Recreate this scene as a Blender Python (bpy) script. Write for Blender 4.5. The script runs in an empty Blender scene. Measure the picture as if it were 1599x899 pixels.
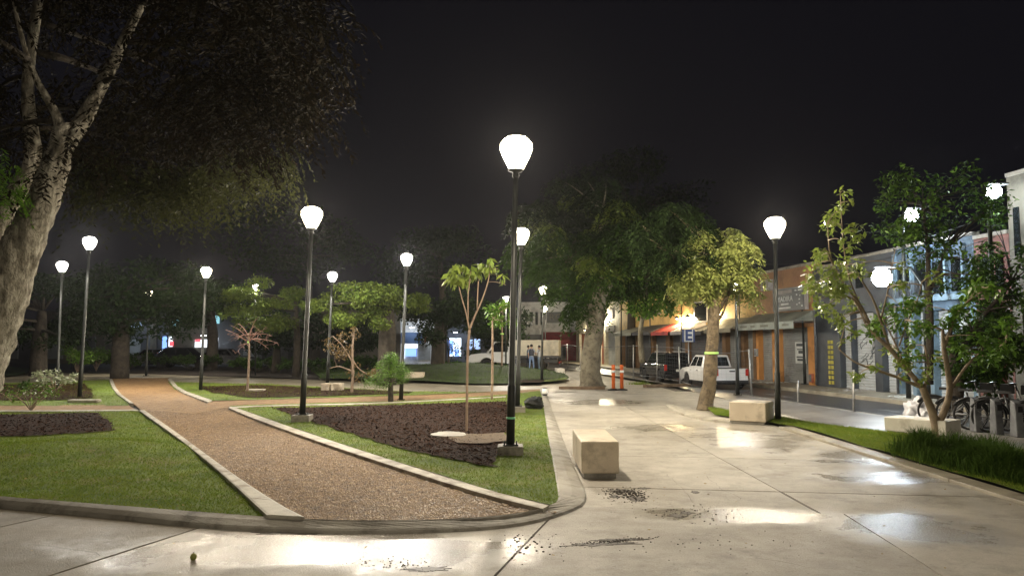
import bpy, bmesh, math, random
import numpy as np
from mathutils import Vector, Matrix, noise
from mathutils.geometry import delaunay_2d_cdt

C = bpy.context.scene
COL = C.collection
RNG = np.random.default_rng(7)
random.seed(7)
R = math.radians

# ------------------------------------------------------------------ camera
CAMH = 1.9
FPX, W0, H0 = 1200.0, 1599.0, 899.0
PITCH = math.atan(87.5 / FPX)
cam_d = bpy.data.cameras.new('camera')
cam_d.sensor_width = 36
cam_d.lens = 36 * FPX / W0
cam_d.clip_start = 0.05
cam_d.clip_end = 1500
cam = bpy.data.objects.new('camera', cam_d)
COL.objects.link(cam)
cam.location = (0, 0, CAMH)
cam.rotation_euler = (R(90) + PITCH, 0, 0)
C.camera = cam

# ------------------------------------------------------------------ world, exposure
w = bpy.data.worlds.new('World')
C.world = w
w.use_nodes = True
bg = w.node_tree.nodes['Background']
sky = w.node_tree.nodes.new('ShaderNodeTexSky')
sky.sky_type = 'NISHITA'
sky.sun_disc = False
sky.sun_elevation = R(-6)
sky.sun_rotation = R(200)
mixw = w.node_tree.nodes.new('ShaderNodeMix')
mixw.data_type = 'RGBA'
mixw.inputs[0].default_value = 0.92
mixw.inputs[7].default_value = (0.085, 0.08, 0.11, 1)
w.node_tree.links.new(sky.outputs[0], mixw.inputs[6])
w.node_tree.links.new(mixw.outputs[2], bg.inputs[0])
bg.inputs[1].default_value = 0.05
C.view_settings.view_transform = 'Standard'
C.view_settings.look = 'None'
C.view_settings.exposure = 0.33
C.view_settings.gamma = 1.0
C.cycles.use_denoising = True
C.cycles.max_bounces = 6
C.cycles.diffuse_bounces = 2
C.cycles.glossy_bounces = 3
C.cycles.transmission_bounces = 4
C.cycles.transparent_max_bounces = 16
C.cycles.volume_bounces = 0
C.cycles.sample_clamp_indirect = 4.0
C.cycles.sample_clamp_direct = 0.0
C.cycles.blur_glossy = 1.0

# ------------------------------------------------------------------ pixel -> place
CT, ST = math.cos(PITCH), math.sin(PITCH)
def ray(px, py):
    u = (px - 799.5) / FPX
    v = -(py - 449.5) / FPX
    return Vector((u, CT - v * ST, ST + v * CT))
def G(px, py, z=0.0):
    r = ray(px, py)
    t = (z - CAMH) / r.z
    return Vector((r.x * t, r.y * t, z))
def P(px, py, y):
    r = ray(px, py)
    t = y / r.y
    return Vector((r.x * t, y, CAMH + r.z * t))
def g2(l, z=0.0):
    return [G(a, b, z).xy for a, b in l]

# ------------------------------------------------------------------ materials
def newmat(name):
    m = bpy.data.materials.new(name)
    m.use_nodes = True
    return m, m.node_tree.nodes, m.node_tree.links, m.node_tree.nodes['Principled BSDF']
def N(nodes, t, **kw):
    n = nodes.new(t)
    for k, v in kw.items():
        setattr(n, k, v)
    return n
def mixcol(nodes, links, fac, a, b):
    m = nodes.new('ShaderNodeMix'); m.data_type = 'RGBA'
    for s, v in ((0, fac), (6, a), (7, b)):
        if hasattr(v, 'node'): links.new(v, m.inputs[s])
        elif s == 0: m.inputs[0].default_value = v
        else: m.inputs[s].default_value = (*v, 1)
    return m.outputs[2]
def mth(nodes, links, op, a, b=0.0, c=None, clamp=False):
    m = nodes.new('ShaderNodeMath'); m.operation = op; m.use_clamp = clamp
    for i, v in enumerate((a, b, c)):
        if v is None: continue
        if hasattr(v, 'node'): links.new(v, m.inputs[i])
        else: m.inputs[i].default_value = v
    return m.outputs[0]
def nz(nodes, links, vec, scale, detail=4, rough=0.55, lo=0.35, hi=0.65):
    n = nodes.new('ShaderNodeTexNoise'); n.inputs['Scale'].default_value = scale
    n.inputs['Detail'].default_value = detail; n.inputs['Roughness'].default_value = rough
    links.new(vec, n.inputs['Vector'])
    r = nodes.new('ShaderNodeMapRange'); r.inputs[1].default_value = lo; r.inputs[2].default_value = hi
    links.new(n.outputs[0], r.inputs[0])
    return r.outputs[0]
def mat(name, a, b=None, rough=0.7, scale=3.0, metal=0.0, bump=0.0, bscale=40.0, spec=0.5, rand=0.0, coord='Object', dirt=None, dscale=1.0, stretch=None):
    m, n, l, p = newmat(name)
    b = b or tuple(x * 0.8 for x in a)
    tc = n.new('ShaderNodeTexCoord').outputs[coord]
    if stretch:
        mp = n.new('ShaderNodeMapping'); mp.inputs[3].default_value = stretch
        l.new(tc, mp.inputs[0]); tc = mp.outputs[0]
    f = nz(n, l, tc, scale)
    col = mixcol(n, l, f, a, b)
    if dirt:
        f2 = nz(n, l, tc, dscale, 6, 0.7, 0.5, 0.72)
        col = mixcol(n, l, f2, col, dirt)
    if rand:
        oi = n.new('ShaderNodeObjectInfo')
        v = mth(n, l, 'MULTIPLY_ADD', oi.outputs['Random'], 2 * rand, 1 - rand)
        h = n.new('ShaderNodeHueSaturation'); l.new(col, h.inputs['Color']); l.new(v, h.inputs['Value'])
        col = h.outputs[0]
    l.new(col, p.inputs['Base Color'])
    p.inputs['Roughness'].default_value = rough
    p.inputs['Metallic'].default_value = metal
    p.inputs['Specular IOR Level'].default_value = spec
    if bump:
        bn = n.new('ShaderNodeBump'); bn.inputs['Distance'].default_value = bump
        f3 = nz(n, l, tc, bscale, 6, 0.65, 0.2, 0.8)
        l.new(f3, bn.inputs['Height']); l.new(bn.outputs[0], p.inputs['Normal'])
    return m
def emis(name, col, s):
    m, n, l, p = newmat(name)
    p.inputs['Base Color'].default_value = (*col, 1)
    p.inputs['Emission Color'].default_value = (*col, 1)
    p.inputs['Emission Strength'].default_value = s
    return m
def leafmat(name, a, b, trans=0.35, rough=0.42):
    m, n, l, p = newmat(name)
    g = n.new('ShaderNodeNewGeometry')
    tc = n.new('ShaderNodeTexCoord').outputs['Object']
    f = nz(n, l, tc, 1.7, 3)
    rr = mth(n, l, 'MULTIPLY_ADD', g.outputs['Random Per Island'], 0.6, mth(n, l, 'MULTIPLY', f, 0.4))
    col = mixcol(n, l, rr, a, b)
    l.new(col, p.inputs['Base Color'])
    p.inputs['Roughness'].default_value = rough
    p.inputs['Specular IOR Level'].default_value = .5 if rough < .6 else .1
    t = n.new('ShaderNodeBsdfTranslucent'); l.new(col, t.inputs[0])
    mx = n.new('ShaderNodeMixShader'); mx.inputs[0].default_value = trans
    l.new(p.outputs[0], mx.inputs[1]); l.new(t.outputs[0], mx.inputs[2])
    l.new(mx.outputs[0], n['Material Output'].inputs[0])
    return m

PUD = [((470, 858), 360, 34, 0.10), ((1375, 716), 120, 15, 0.04), ((1430, 746), 150, 13, 0.04), ((1175, 688), 90, 22, 0.12),
       ((1150, 805), 180, 14, 0.10), ((1430, 826), 130, 30, 0.10), ((940, 628), 70, 6, 0.05), ((1050, 668), 110, 7, 0.06),
       ((1290, 684), 90, 9, 0.05), ((700, 868), 150, 30, 0.10)]
def concrete_wet(name, a, b, wet_rough=0.21):
    m, n, l, p = newmat(name)
    tc = n.new('ShaderNodeNewGeometry').outputs['Position']
    big = nz(n, l, tc, 0.55, 5, 0.6, 0.38, 0.62)
    mid = nz(n, l, tc, 2.3, 7, 0.7, 0.32, 0.7)
    fine = nz(n, l, tc, 55, 4, 0.7, 0.3, 0.7)
    st = nz(n, l, tc, 1.3, 9, 0.8, 0.50, 0.70)
    sp1 = nz(n, l, tc, 14, 3, 0.6, 0.64, 0.72)
    col = mixcol(n, l, big, a, b)
    col = mixcol(n, l, mth(n, l, 'MULTIPLY', mid, 0.5), col, tuple(x * 0.55 for x in b))
    col = mixcol(n, l, mth(n, l, 'MULTIPLY', st, 0.62), col, (0.10, 0.085, 0.06))
    col = mixcol(n, l, mth(n, l, 'MULTIPLY', sp1, 0.55), col, (0.09, 0.075, 0.055))
    col = mixcol(n, l, mth(n, l, 'MULTIPLY', fine, 0.36), col, (0.08, 0.07, 0.055))
    oi = n.new('ShaderNodeObjectInfo')
    h = n.new('ShaderNodeHueSaturation'); l.new(col, h.inputs['Color'])
    l.new(mth(n, l, 'MULTIPLY_ADD', oi.outputs['Random'], 0.22, 0.89), h.inputs['Value'])
    col = h.outputs[0]
    sx = n.new('ShaderNodeSeparateXYZ'); l.new(tc, sx.inputs[0])
    wn = nz(n, l, tc, 1.25, 8, 0.68, 0.0, 1.0)
    wet = None
    for (c, hw, hh, soft) in PUD:
        ctr = G(*c); rx = (G(c[0] + hw, c[1]) - ctr).x
        ry = (G(c[0], c[1] - hh).y - G(c[0], c[1] + hh).y) / 2
        yc = (G(c[0], c[1] - hh).y + G(c[0], c[1] + hh).y) / 2
        dx = mth(n, l, 'DIVIDE', mth(n, l, 'SUBTRACT', sx.outputs[0], ctr.x), rx)
        dy = mth(n, l, 'DIVIDE', mth(n, l, 'SUBTRACT', sx.outputs[1], yc), ry)
        d2 = mth(n, l, 'ADD', mth(n, l, 'MULTIPLY', dx, dx), mth(n, l, 'MULTIPLY', dy, dy))
        e = mth(n, l, 'SUBTRACT', 1.0, d2)
        wet = e if wet is None else mth(n, l, 'MAXIMUM', wet, e)
    wv = mth(n, l, 'ADD', mth(n, l, 'MAXIMUM', wet, -0.9), mth(n, l, 'MULTIPLY_ADD', wn, 4.4, -2.2))
    mr = n.new('ShaderNodeMapRange'); mr.inputs[1].default_value = -0.45; mr.inputs[2].default_value = 0.55
    l.new(wv, mr.inputs[0]); W = mr.outputs[0]
    dk = n.new('ShaderNodeHueSaturation'); dk.inputs['Value'].default_value = 0.80; l.new(col, dk.inputs['Color'])
    col = mixcol(n, l, W, col, (1, 1, 1)); l.new(dk.outputs[0], col.node.inputs[7])
    l.new(col, p.inputs['Base Color'])
    dry = mth(n, l, 'MULTIPLY_ADD', mid, 0.14, 0.50)
    rg = n.new('ShaderNodeMix'); l.new(W, rg.inputs[0]); l.new(dry, rg.inputs[2])
    l.new(mth(n, l, 'MULTIPLY_ADD', fine, 0.10, wet_rough), rg.inputs[3])
    l.new(rg.outputs[0], p.inputs['Roughness'])
    bn = n.new('ShaderNodeBump'); bn.inputs['Distance'].default_value = 0.004
    l.new(mth(n, l, 'MULTIPLY_ADD', W, -0.75, 1.0), bn.inputs['Strength'])
    l.new(mth(n, l, 'ADD', fine, mth(n, l, 'MULTIPLY', mid, 1.2)), bn.inputs['Height'])
    l.new(bn.outputs[0], p.inputs['Normal'])
    return m

M = {}
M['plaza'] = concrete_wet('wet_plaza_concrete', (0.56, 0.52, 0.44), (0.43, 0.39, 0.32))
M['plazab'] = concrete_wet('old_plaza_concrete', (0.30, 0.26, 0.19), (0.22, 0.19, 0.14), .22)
M['walk'] = mat('walk_concrete', (0.36, 0.32, 0.24), (0.26, 0.23, 0.17), 0.5, 1.2, bump=0.003, dirt=(0.12, 0.10, 0.07))
M['side'] = mat('damp_sidewalk', (0.30, 0.29, 0.27), (0.20, 0.19, 0.18), 0.34, 0.8, bump=0.003, dirt=(0.10, 0.09, 0.08), coord='Object')
M['kerb'] = mat('kerb_concrete', (0.36, 0.335, 0.28), (0.24, 0.22, 0.18), 0.6, 2.0, bump=0.004, dirt=(0.09, 0.08, 0.06), rand=0.08, dscale=2.5)
M['edging'] = mat('edging_concrete', (0.46, 0.43, 0.35), (0.34, 0.31, 0.25), 0.65, 3.0, bump=0.003, dirt=(0.16, 0.12, 0.08), dscale=3)
M['joint'] = mat('joint_dark', (0.07, 0.06, 0.05), rough=0.8)
M['asphalt'] = mat('wet_asphalt', (0.05, 0.052, 0.056), (0.03, 0.031, 0.034), 0.28, 0.7, bump=0.006, bscale=60)
M['soil'] = mat('soil', (0.035, 0.024, 0.016), (0.018, 0.013, 0.01), 0.9, 2, bump=0.02, bscale=8)
M['mulch'] = mat('bark_mulch', (0.045, 0.020, 0.010), (0.013, 0.006, 0.003), 0.9, 22, bump=0.03, bscale=30, spec=.15)
M['chip'] = mat('mulch_chip', (0.070, 0.030, 0.015), (0.018, 0.008, 0.004), 0.85, 30, spec=.15)
M['grass'] = mat('lawn', (0.16, 0.23, 0.028), (0.085, 0.135, 0.016), 0.85, 1.6, bump=0.02, bscale=60, dirt=(0.20, 0.17, 0.05), dscale=1.2)
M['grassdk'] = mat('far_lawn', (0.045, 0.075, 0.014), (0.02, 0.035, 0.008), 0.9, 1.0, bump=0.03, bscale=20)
M['blade'] = leafmat('grass_blade', (0.13, 0.22, 0.022), (0.24, 0.29, 0.045), 0.3, .8)
M['bladedk'] = leafmat('clump_blade', (0.045, 0.09, 0.014), (0.09, 0.15, 0.025), 0.3, .7)
M['gravel'] = mat('tezontle_gravel', (0.25, 0.145, 0.055), (0.11, 0.060, 0.024), 0.8, 26, bump=0.025, bscale=40, dirt=(0.36, 0.24, 0.13), dscale=14, coord='Object')
M['gravelor'] = mat('orange_gravel', (0.33, 0.20, 0.085), (0.20, 0.115, 0.05), 0.8, 5, bump=0.015, bscale=45)
M['stone'] = mat('gravel_stone', (0.36, 0.23, 0.10), (0.10, 0.055, 0.022), 0.5, 9)
M['block'] = mat('bench_concrete', (0.74, 0.64, 0.49), (0.66, 0.56, 0.42), 0.55, 2.5, bump=0.002, dirt=(0.36, 0.29, 0.2), dscale=2.2)
M['blockw'] = mat('white_bench_concrete', (0.72, 0.69, 0.60), (0.60, 0.56, 0.48), 0.55, 2.5, bump=0.002, dirt=(0.4, 0.35, 0.28), dscale=2.2)
M['pole'] = mat('pole_paint', (0.035, 0.038, 0.033), (0.022, 0.024, 0.021), 0.5, 4, metal=0.3)
M['galv'] = mat('galvanised_steel', (0.55, 0.55, 0.53), (0.4, 0.4, 0.4), 0.45, 6, metal=0.6)
M['galvdk'] = mat('dull_wire', (0.20, 0.21, 0.21), (0.12, 0.12, 0.13), 0.5, 6, metal=0.4)
M['bark1'] = mat('pale_bark', (0.44, 0.41, 0.33), (0.17, 0.15, 0.11), 0.9, 7, bump=0.07, bscale=16, stretch=(1, 1, 0.5), dirt=(0.07, 0.058, 0.04), dscale=14)
M['bark3'] = mat('rough_brown_bark', (0.20, 0.155, 0.095), (0.10, 0.075, 0.045), 0.9, 4, bump=0.05, bscale=12, dirt=(0.045, 0.035, 0.025), dscale=8)
M['bark2'] = mat('mottled_bark', (0.23, 0.205, 0.14), (0.13, 0.11, 0.075), 0.85, 3, bump=0.03, bscale=10, dirt=(0.08, 0.06, 0.045), dscale=6)
M['barkdk'] = mat('dark_bark', (0.05, 0.04, 0.028), (0.025, 0.02, 0.014), 0.9, 5, bump=0.03, bscale=12)
M['twig'] = mat('twig', (0.30, 0.22, 0.15), (0.2, 0.14, 0.1), 0.8, 6)
M['twigpink'] = mat('pinkish_twig', (0.34, 0.19, 0.15), (0.24, 0.13, 0.1), 0.8, 6)
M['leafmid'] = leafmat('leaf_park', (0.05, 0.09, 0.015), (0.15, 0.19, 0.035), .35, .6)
M['leafbg_unlit'] = leafmat('leaf_background_unlit', (0.010, 0.022, 0.006), (0.026, 0.045, 0.012), .3, .7)  # darkened green for background trees and for shade painted into crown tops
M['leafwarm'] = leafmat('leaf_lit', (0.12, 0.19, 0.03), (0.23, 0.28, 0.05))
M['leafgreen'] = leafmat('leaf_green', (0.06, 0.145, 0.015), (0.15, 0.27, 0.03))
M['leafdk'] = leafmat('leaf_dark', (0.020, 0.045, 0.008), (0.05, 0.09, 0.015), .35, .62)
M['leafbrown'] = leafmat('leaf_dry', (0.20, 0.12, 0.05), (0.12, 0.10, 0.04))
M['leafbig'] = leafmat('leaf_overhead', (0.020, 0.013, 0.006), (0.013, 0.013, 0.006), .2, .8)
M['leafpale'] = leafmat('leaf_pale', (0.16, 0.20, 0.09), (0.40, 0.42, 0.28))
M['leafwillow'] = leafmat('leaf_willow', (0.16, 0.20, 0.05), (0.29, 0.31, 0.09))
M['black'] = mat('black_plastic', (0.012, 0.012, 0.013), rough=0.35)
M['rubber'] = mat('rubber', (0.012, 0.012, 0.012), rough=0.8)
M['white'] = mat('white_paint', (0.78, 0.77, 0.73), (0.70, 0.69, 0.65), 0.3, 2)
M['glass'] = mat('dark_glass', (0.015, 0.018, 0.02), rough=0.06, spec=0.8)
M['red'] = mat('red_lens', (0.5, 0.03, 0.02), rough=0.2)
M['orange'] = mat('orange_plastic', (0.75, 0.16, 0.03), (0.6, 0.12, 0.03), 0.45, 5)
M['wood'] = mat('weathered_wood', (0.22, 0.15, 0.09), (0.13, 0.085, 0.05), 0.8, 6)
M['tape'] = mat('green_tape', (0.55, 0.95, 0.25), rough=0.4)
M['refl'] = mat('reflective_tape', (0.35, 0.95, 0.6), rough=0.25)
M['bag'] = mat('white_sack', (0.80, 0.80, 0.82), (0.65, 0.65, 0.7), 0.5, 5, bump=0.03, bscale=6)
M['bin'] = mat('bin_bag', (0.012, 0.013, 0.012), rough=0.25, bump=0.03, bscale=9)
M['dirt'] = mat('dark_dirt', (0.03, 0.024, 0.02), (0.06, 0.05, 0.04), 0.9, 20)

# ------------------------------------------------------------------ mesh helpers
class MB:
    def __init__(s): s.v = []; s.f = []; s.sm = []
    def add(s, vs, fs, smooth=False):
        o = len(s.v); s.v += [tuple(v) for v in vs]
        s.f += [tuple(i + o for i in f) for f in fs]; s.sm += [smooth] * len(fs)
        return s
    def box(s, c, d, rz=0.0, mtx=None):
        x, y, z = d[0] / 2, d[1] / 2, d[2] / 2
        m = mtx or (Matrix.Translation(c) @ Matrix.Rotation(rz, 4, 'Z'))
        vs = [m @ Vector(p) for p in ((-x, -y, -z), (x, -y, -z), (x, y, -z), (-x, y, -z), (-x, -y, z), (x, -y, z), (x, y, z), (-x, y, z))]
        return s.add(vs, ((0, 3, 2, 1), (4, 5, 6, 7), (0, 1, 5, 4), (1, 2, 6, 5), (2, 3, 7, 6), (3, 0, 4, 7)))
    def hexa(s, b, t):
        return s.add(list(b) + list(t), ((0, 3, 2, 1), (4, 5, 6, 7), (0, 1, 5, 4), (1, 2, 6, 5), (2, 3, 7, 6), (3, 0, 4, 7)))
    def prism(s, poly, z0, z1):
        n = len(poly)
        vs = [(p[0], p[1], z0) for p in poly] + [(p[0], p[1], z1) for p in poly]
        return s.add(vs, [tuple(range(n))[::-1], tuple(range(n, 2 * n))] + [(i, (i + 1) % n, n + (i + 1) % n, n + i) for i in range(n)])
    def lathe(s, prof, c=(0, 0, 0), n=12, smooth=True):
        vs = []; fs = []
        for r, z in prof:
            for k in range(n):
                a = 2 * math.pi * k / n
                vs.append((c[0] + r * math.cos(a), c[1] + r * math.sin(a), c[2] + z))
        for i in range(len(prof) - 1):
            for k in range(n):
                fs.append((i * n + k, i * n + (k + 1) % n, (i + 1) * n + (k + 1) % n, (i + 1) * n + k))
        fs.append(tuple(range(n))[::-1]); fs.append(tuple((len(prof) - 1) * n + k for k in range(n)))
        return s.add(vs, fs, smooth)
    def tube(s, pts, rad, n=8, smooth=True, rough=0.0, rs=3.0, flat=False):
        pts = [Vector(p) for p in pts]
        if not hasattr(rad, '__len__'): rad = [rad] * len(pts)
        vs = []; fs = []; side = None
        for i, p in enumerate(pts):
            d = (pts[min(i + 1, len(pts) - 1)] - pts[max(i - 1, 0)]).normalized()
            if side is None: side = d.orthogonal().normalized()
            side = (side - d * side.dot(d)).normalized(); up = d.cross(side)
            for k in range(n):
                a = 2 * math.pi * k / n
                q = side * math.cos(a) + up * math.sin(a)
                r = rad[i]
                if rough:
                    pp = p + q * r
                    r *= 1 + rough * noise.noise(Vector((pp.x * rs, pp.y * rs, pp.z * rs * 0.5))) + rough * 0.5 * noise.noise(pp * rs * 3.1)
                vs.append(p + q * r)
        for i in range(len(pts) - 1):
            for k in range(n):
                fs.append((i * n + k, i * n + (k + 1) % n, (i + 1) * n + (k + 1) % n, (i + 1) * n + k))
        fs.append(tuple(range(n))[::-1]); fs.append(tuple((len(pts) - 1) * n + k for k in range(n)))
        return s.add(vs, fs, smooth)
    def build(s, name, m, parent=None, bevel=0.0):
        me = bpy.data.meshes.new(name); me.from_pydata(s.v, [], s.f); me.update()
        me.polygons.foreach_set('use_smooth', s.sm)
        o = link(name, me, m, parent)
        if bevel:
            b = o.modifiers.new('bevel', 'BEVEL'); b.width = bevel; b.segments = 2; b.limit_method = 'ANGLE'
        return o
def link(name, data, m=None, parent=None):
    o = bpy.data.objects.new(name, data); COL.objects.link(o)
    if m is not None:
        if not data.materials: data.materials.append(m)
    if parent is not None:
        o.parent = parent
        parent_world = parent.matrix_basis if parent.parent is None else parent.parent.matrix_basis @ parent.matrix_basis
        o.matrix_parent_inverse = parent_world.inverted()
    return o
def npmesh(name, V, F, m, parent=None, smooth=False):
    me = bpy.data.meshes.new(name)
    V = np.asarray(V, np.float32); F = np.asarray(F, np.int32); k = F.shape[1]
    me.vertices.add(len(V)); me.vertices.foreach_set('co', V.ravel())
    me.loops.add(F.size); me.loops.foreach_set('vertex_index', F.ravel())
    me.polygons.add(len(F)); me.polygons.foreach_set('loop_start', np.arange(0, F.size, k, dtype=np.int32))
    me.update(calc_edges=True)
    if smooth: me.polygons.foreach_set('use_smooth', [True] * len(F))
    return link(name, me, m, parent)
def tag(o, label, cat, group=None, kind=None):
    if label: o['label'] = label
    if cat: o['category'] = cat
    if group: o['group'] = group
    if kind: o['kind'] = kind
    return o
def struct(o): o['kind'] = 'structure'; return o
def stuff(o, label=None, cat=None):
    o['kind'] = 'stuff'
    if label: o['label'] = label
    if cat: o['category'] = cat
    return o
def thing(name, loc, label, cat, group=None, rz=0.0):
    o = bpy.data.objects.new(name, None); COL.objects.link(o)
    o.location = loc; o.rotation_euler = (0, 0, rz); o.empty_display_size = 0.2
    return tag(o, label, cat, group)
def copy_tree(o, parent=None):
    c = o.copy(); COL.objects.link(c)
    if parent is not None: c.parent = parent
    for ch in o.children: copy_tree(ch, c)
    return c
def resample(pl, step):
    pl = [Vector(p) for p in pl]; out = [pl[0]]
    for a, b in zip(pl, pl[1:]):
        n = max(1, int((b - a).length / step))
        for i in range(1, n + 1): out.append(a.lerp(b, i / n))
    return out
def respl(pl, n):
    pl = [Vector(p) for p in pl]; L = [0]
    for a, b in zip(pl, pl[1:]): L.append(L[-1] + (b - a).length)
    out = []
    for i in range(n):
        t = L[-1] * i / (n - 1); j = 0
        while j < len(pl) - 2 and L[j + 1] < t: j += 1
        out.append(pl[j].lerp(pl[j + 1], (t - L[j]) / max(1e-9, L[j + 1] - L[j])))
    return out
def smooth_pl(pl, it=2):
    pl = [Vector(p) for p in pl]
    for _ in range(it):
        q = [pl[0]]
        for a, b in zip(pl, pl[1:]): q += [a.lerp(b, 0.25), a.lerp(b, 0.75)]
        pl = q + [pl[-1]]
    return pl
def inside(px, py, poly):
    px = np.asarray(px); py = np.asarray(py); r = np.zeros(px.shape, bool); n = len(poly)
    for i in range(n):
        x1, y1 = poly[i]; x2, y2 = poly[(i + 1) % n]
        if y1 == y2: continue
        c = ((y1 > py) != (y2 > py)) & (px < (x2 - x1) * (py - y1) / (y2 - y1) + x1)
        r ^= c
    return r
def sheet(name, poly, zf, step, m, jag=0.0, parent=None):
    b = resample([Vector(p) for p in poly] + [Vector(poly[0])], step)[:-1]
    if jag: b = [p + Vector((noise.noise(Vector((p.x * 3.7, p.y * 3.7, 1))), noise.noise(Vector((p.x * 3.7, p.y * 3.7, 9))))) * jag * 2 for p in b]
    xs = [p.x for p in b]; ys = [p.y for p in b]
    gx, gy = np.meshgrid(np.arange(min(xs), max(xs), step), np.arange(min(ys), max(ys), step))
    gx = (gx + RNG.uniform(-.2, .2, gx.shape) * step).ravel(); gy = (gy + RNG.uniform(-.2, .2, gy.shape) * step).ravel()
    k = inside(gx, gy, [(p.x, p.y) for p in b])
    pts = b + [Vector((x, y)) for x, y in zip(gx[k], gy[k])]
    n = len(b)
    V, E, F, *_ = delaunay_2d_cdt(pts, [(i, (i + 1) % n) for i in range(n)], [list(range(n))], 1, 1e-5)
    o = npmesh(name, [(v.x, v.y, zf(v.x, v.y)) for v in V], [f for f in F], m, parent, True)
    return o, [(p.x, p.y) for p in b]
def pts_in(poly, n, ymax=1e9, power=0.0):
    xs = [p[0] for p in poly]; ys = [p[1] for p in poly]
    out = []
    tot = 0
    while tot < n:
        x = RNG.uniform(min(xs), max(xs), n * 2); y = RNG.uniform(min(ys), min(max(ys), ymax), n * 2)
        k = inside(x, y, poly) & (np.abs(x) < y * 0.72 + 0.6)
        if power: k &= RNG.random(n * 2) < np.clip((8.0 / np.maximum(y, 1)) ** power, 0, 1)
        out.append(np.stack([x[k], y[k]], 1)); tot += int(k.sum())
        if len(out) > 60: break
    return np.concatenate(out)[:n]
def blades(name, pts, zs, h, wdt, m, lean=0.5, parent=None):
    n = len(pts); a = RNG.uniform(0, 2 * np.pi, n); hh = h * RNG.uniform(.5, 1.15, n)
    b = np.stack([np.cos(a), np.sin(a), np.zeros(n)], 1) * wdt / 2
    base = np.column_stack([pts, zs]); t = RNG.normal(0, lean * h * .6, (n, 2))
    tip = base + np.column_stack([t, hh])
    V = np.stack([base - b, base + b, tip], 1).reshape(-1, 3)
    return npmesh(name, V, np.arange(3 * n).reshape(-1, 3), m, parent)

# ------------------------------------------------------------------ the ground and pavements
gb = MB(); gb.box((0, 90, -0.55), (360, 240, 0.5))
struct(gb.build('ground', M['soil']))
PX1 = 27.0
NS = (19.0, -0.147)
def facx(y, off=0.0): return 19.0 - 0.147 * y + off
pb = MB()
pb.prism([(-80, 2.5), (facx(2.5, -6.2), 2.5), (facx(110, -6.2), 110), (-80, 110)], -0.28, -0.012)
plaza = struct(pb.build('plaza_pavement', M['joint']))

def inset(poly, d):
    c = sum((Vector(p) for p in poly), Vector((0, 0))) / len(poly); out = []
    n = len(poly)
    for i in range(n):
        p0, p1, p2 = Vector(poly[i - 1]), Vector(poly[i]), Vector(poly[(i + 1) % n])
        e1 = (p1 - p0).normalized(); e2 = (p2 - p1).normalized()
        n1 = Vector((-e1.y, e1.x)); n2 = Vector((-e2.y, e2.x))
        bis = n1 + n2; bis = bis / max(0.3, bis.dot(n1)) if bis.length > 1e-6 else n1
        out.append(p1 + bis * d)
    return out
def ccw(poly):
    a = sum(poly[i - 1][0] * poly[i][1] - poly[i][0] * poly[i - 1][1] for i in range(len(poly)))
    return poly if a > 0 else poly[::-1]
def slab(poly, m='plaza', z=0.0, gap=0.008):
    poly = ccw([tuple(p) for p in poly])
    b = MB(); b.prism(inset(poly, gap), -0.01, z)
    return b.build('concrete_slab', M[m], plaza)
def H(y0, x): return y0 - 0.138 * (x - 0.9)
# back rows
rows = [9.16, 10.45, 13.4, 16.4, 19.6, 23.0, 27.0, 32.0, 40.0, 55.0]
for a, b in zip(rows, rows[1:]):
    cols = [-1.5, 3.47, 6.05] if b < 14 else ([-1.5, 3.47, 6.15] if b < 21 else [-1.5, 3.47, 9.8])
    if a >= 23: cols = [-1.0, 3.47, 6.6, 12.5] if a < 35 else [0, 3.47, 8.5, 12.5]
    for x0, x1 in zip(cols, cols[1:]):
        ra, rb = facx(a, -6.25), facx(b, -6.25)
        if x0 > min(ra, rb) - .3: continue
        q = [(x0, H(a, x0)), (min(x1, ra), H(a, min(x1, ra))), (min(x1, rb), H(b, min(x1, rb))), (x0, H(b, x0))]
        slab(q, gap=0.02 if a == rows[0] else 0.009)
# front band, px joints
A1, A2 = G(834, 835).xy, G(777, 895).xy
def ext(a, b, y): return a + (b - a) * ((y - a.y) / (b.y - a.y))
B1_, B2_ = G(1310, 797).xy, G(1473, 899).xy
D1, D2 = G(309, 824).xy, G(75, 899).xy
E1, E2 = G(87, 803).xy, G(0, 822).xy
YB, YT = 2.6, 9.16
def fl(a, b, top): return [ext(a, b, YB), ext(a, b, top)]
La, Lb, Ld, Le = fl(A1, A2, H(YT, .3)), fl(B1_, B2_, H(YT, 3.5)), fl(D1, D2, 9.4), fl(E1, E2, 9.4)
slab([La[0], Lb[0], Lb[1], La[1]])
slab([Lb[0], (9.5, YB), (9.5, H(YT, 9.5)), Lb[1]])
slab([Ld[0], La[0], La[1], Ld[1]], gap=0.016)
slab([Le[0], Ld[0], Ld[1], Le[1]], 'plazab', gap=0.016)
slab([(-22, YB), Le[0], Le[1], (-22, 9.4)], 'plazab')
# flush border band on the right and grass strip beyond it
band = [(1226, 666), (1300, 696), (1416, 733), (1509, 763), (1599, 791)]
bx0, bx1 = 6.04, 6.36
brow = [4.5, 7.4, 9.0, 10.8, 12.6, 14.4, 16.3, 17.6]
for a, b in zip(brow, brow[1:]):
    m_ = MB(); m_.prism(inset([(bx0, a), (bx1, a), (bx1, b), (bx0, b)], .005), -0.01, 0.045)
    m_.build('kerb_stone', M['walk'], plaza, .01)

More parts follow.
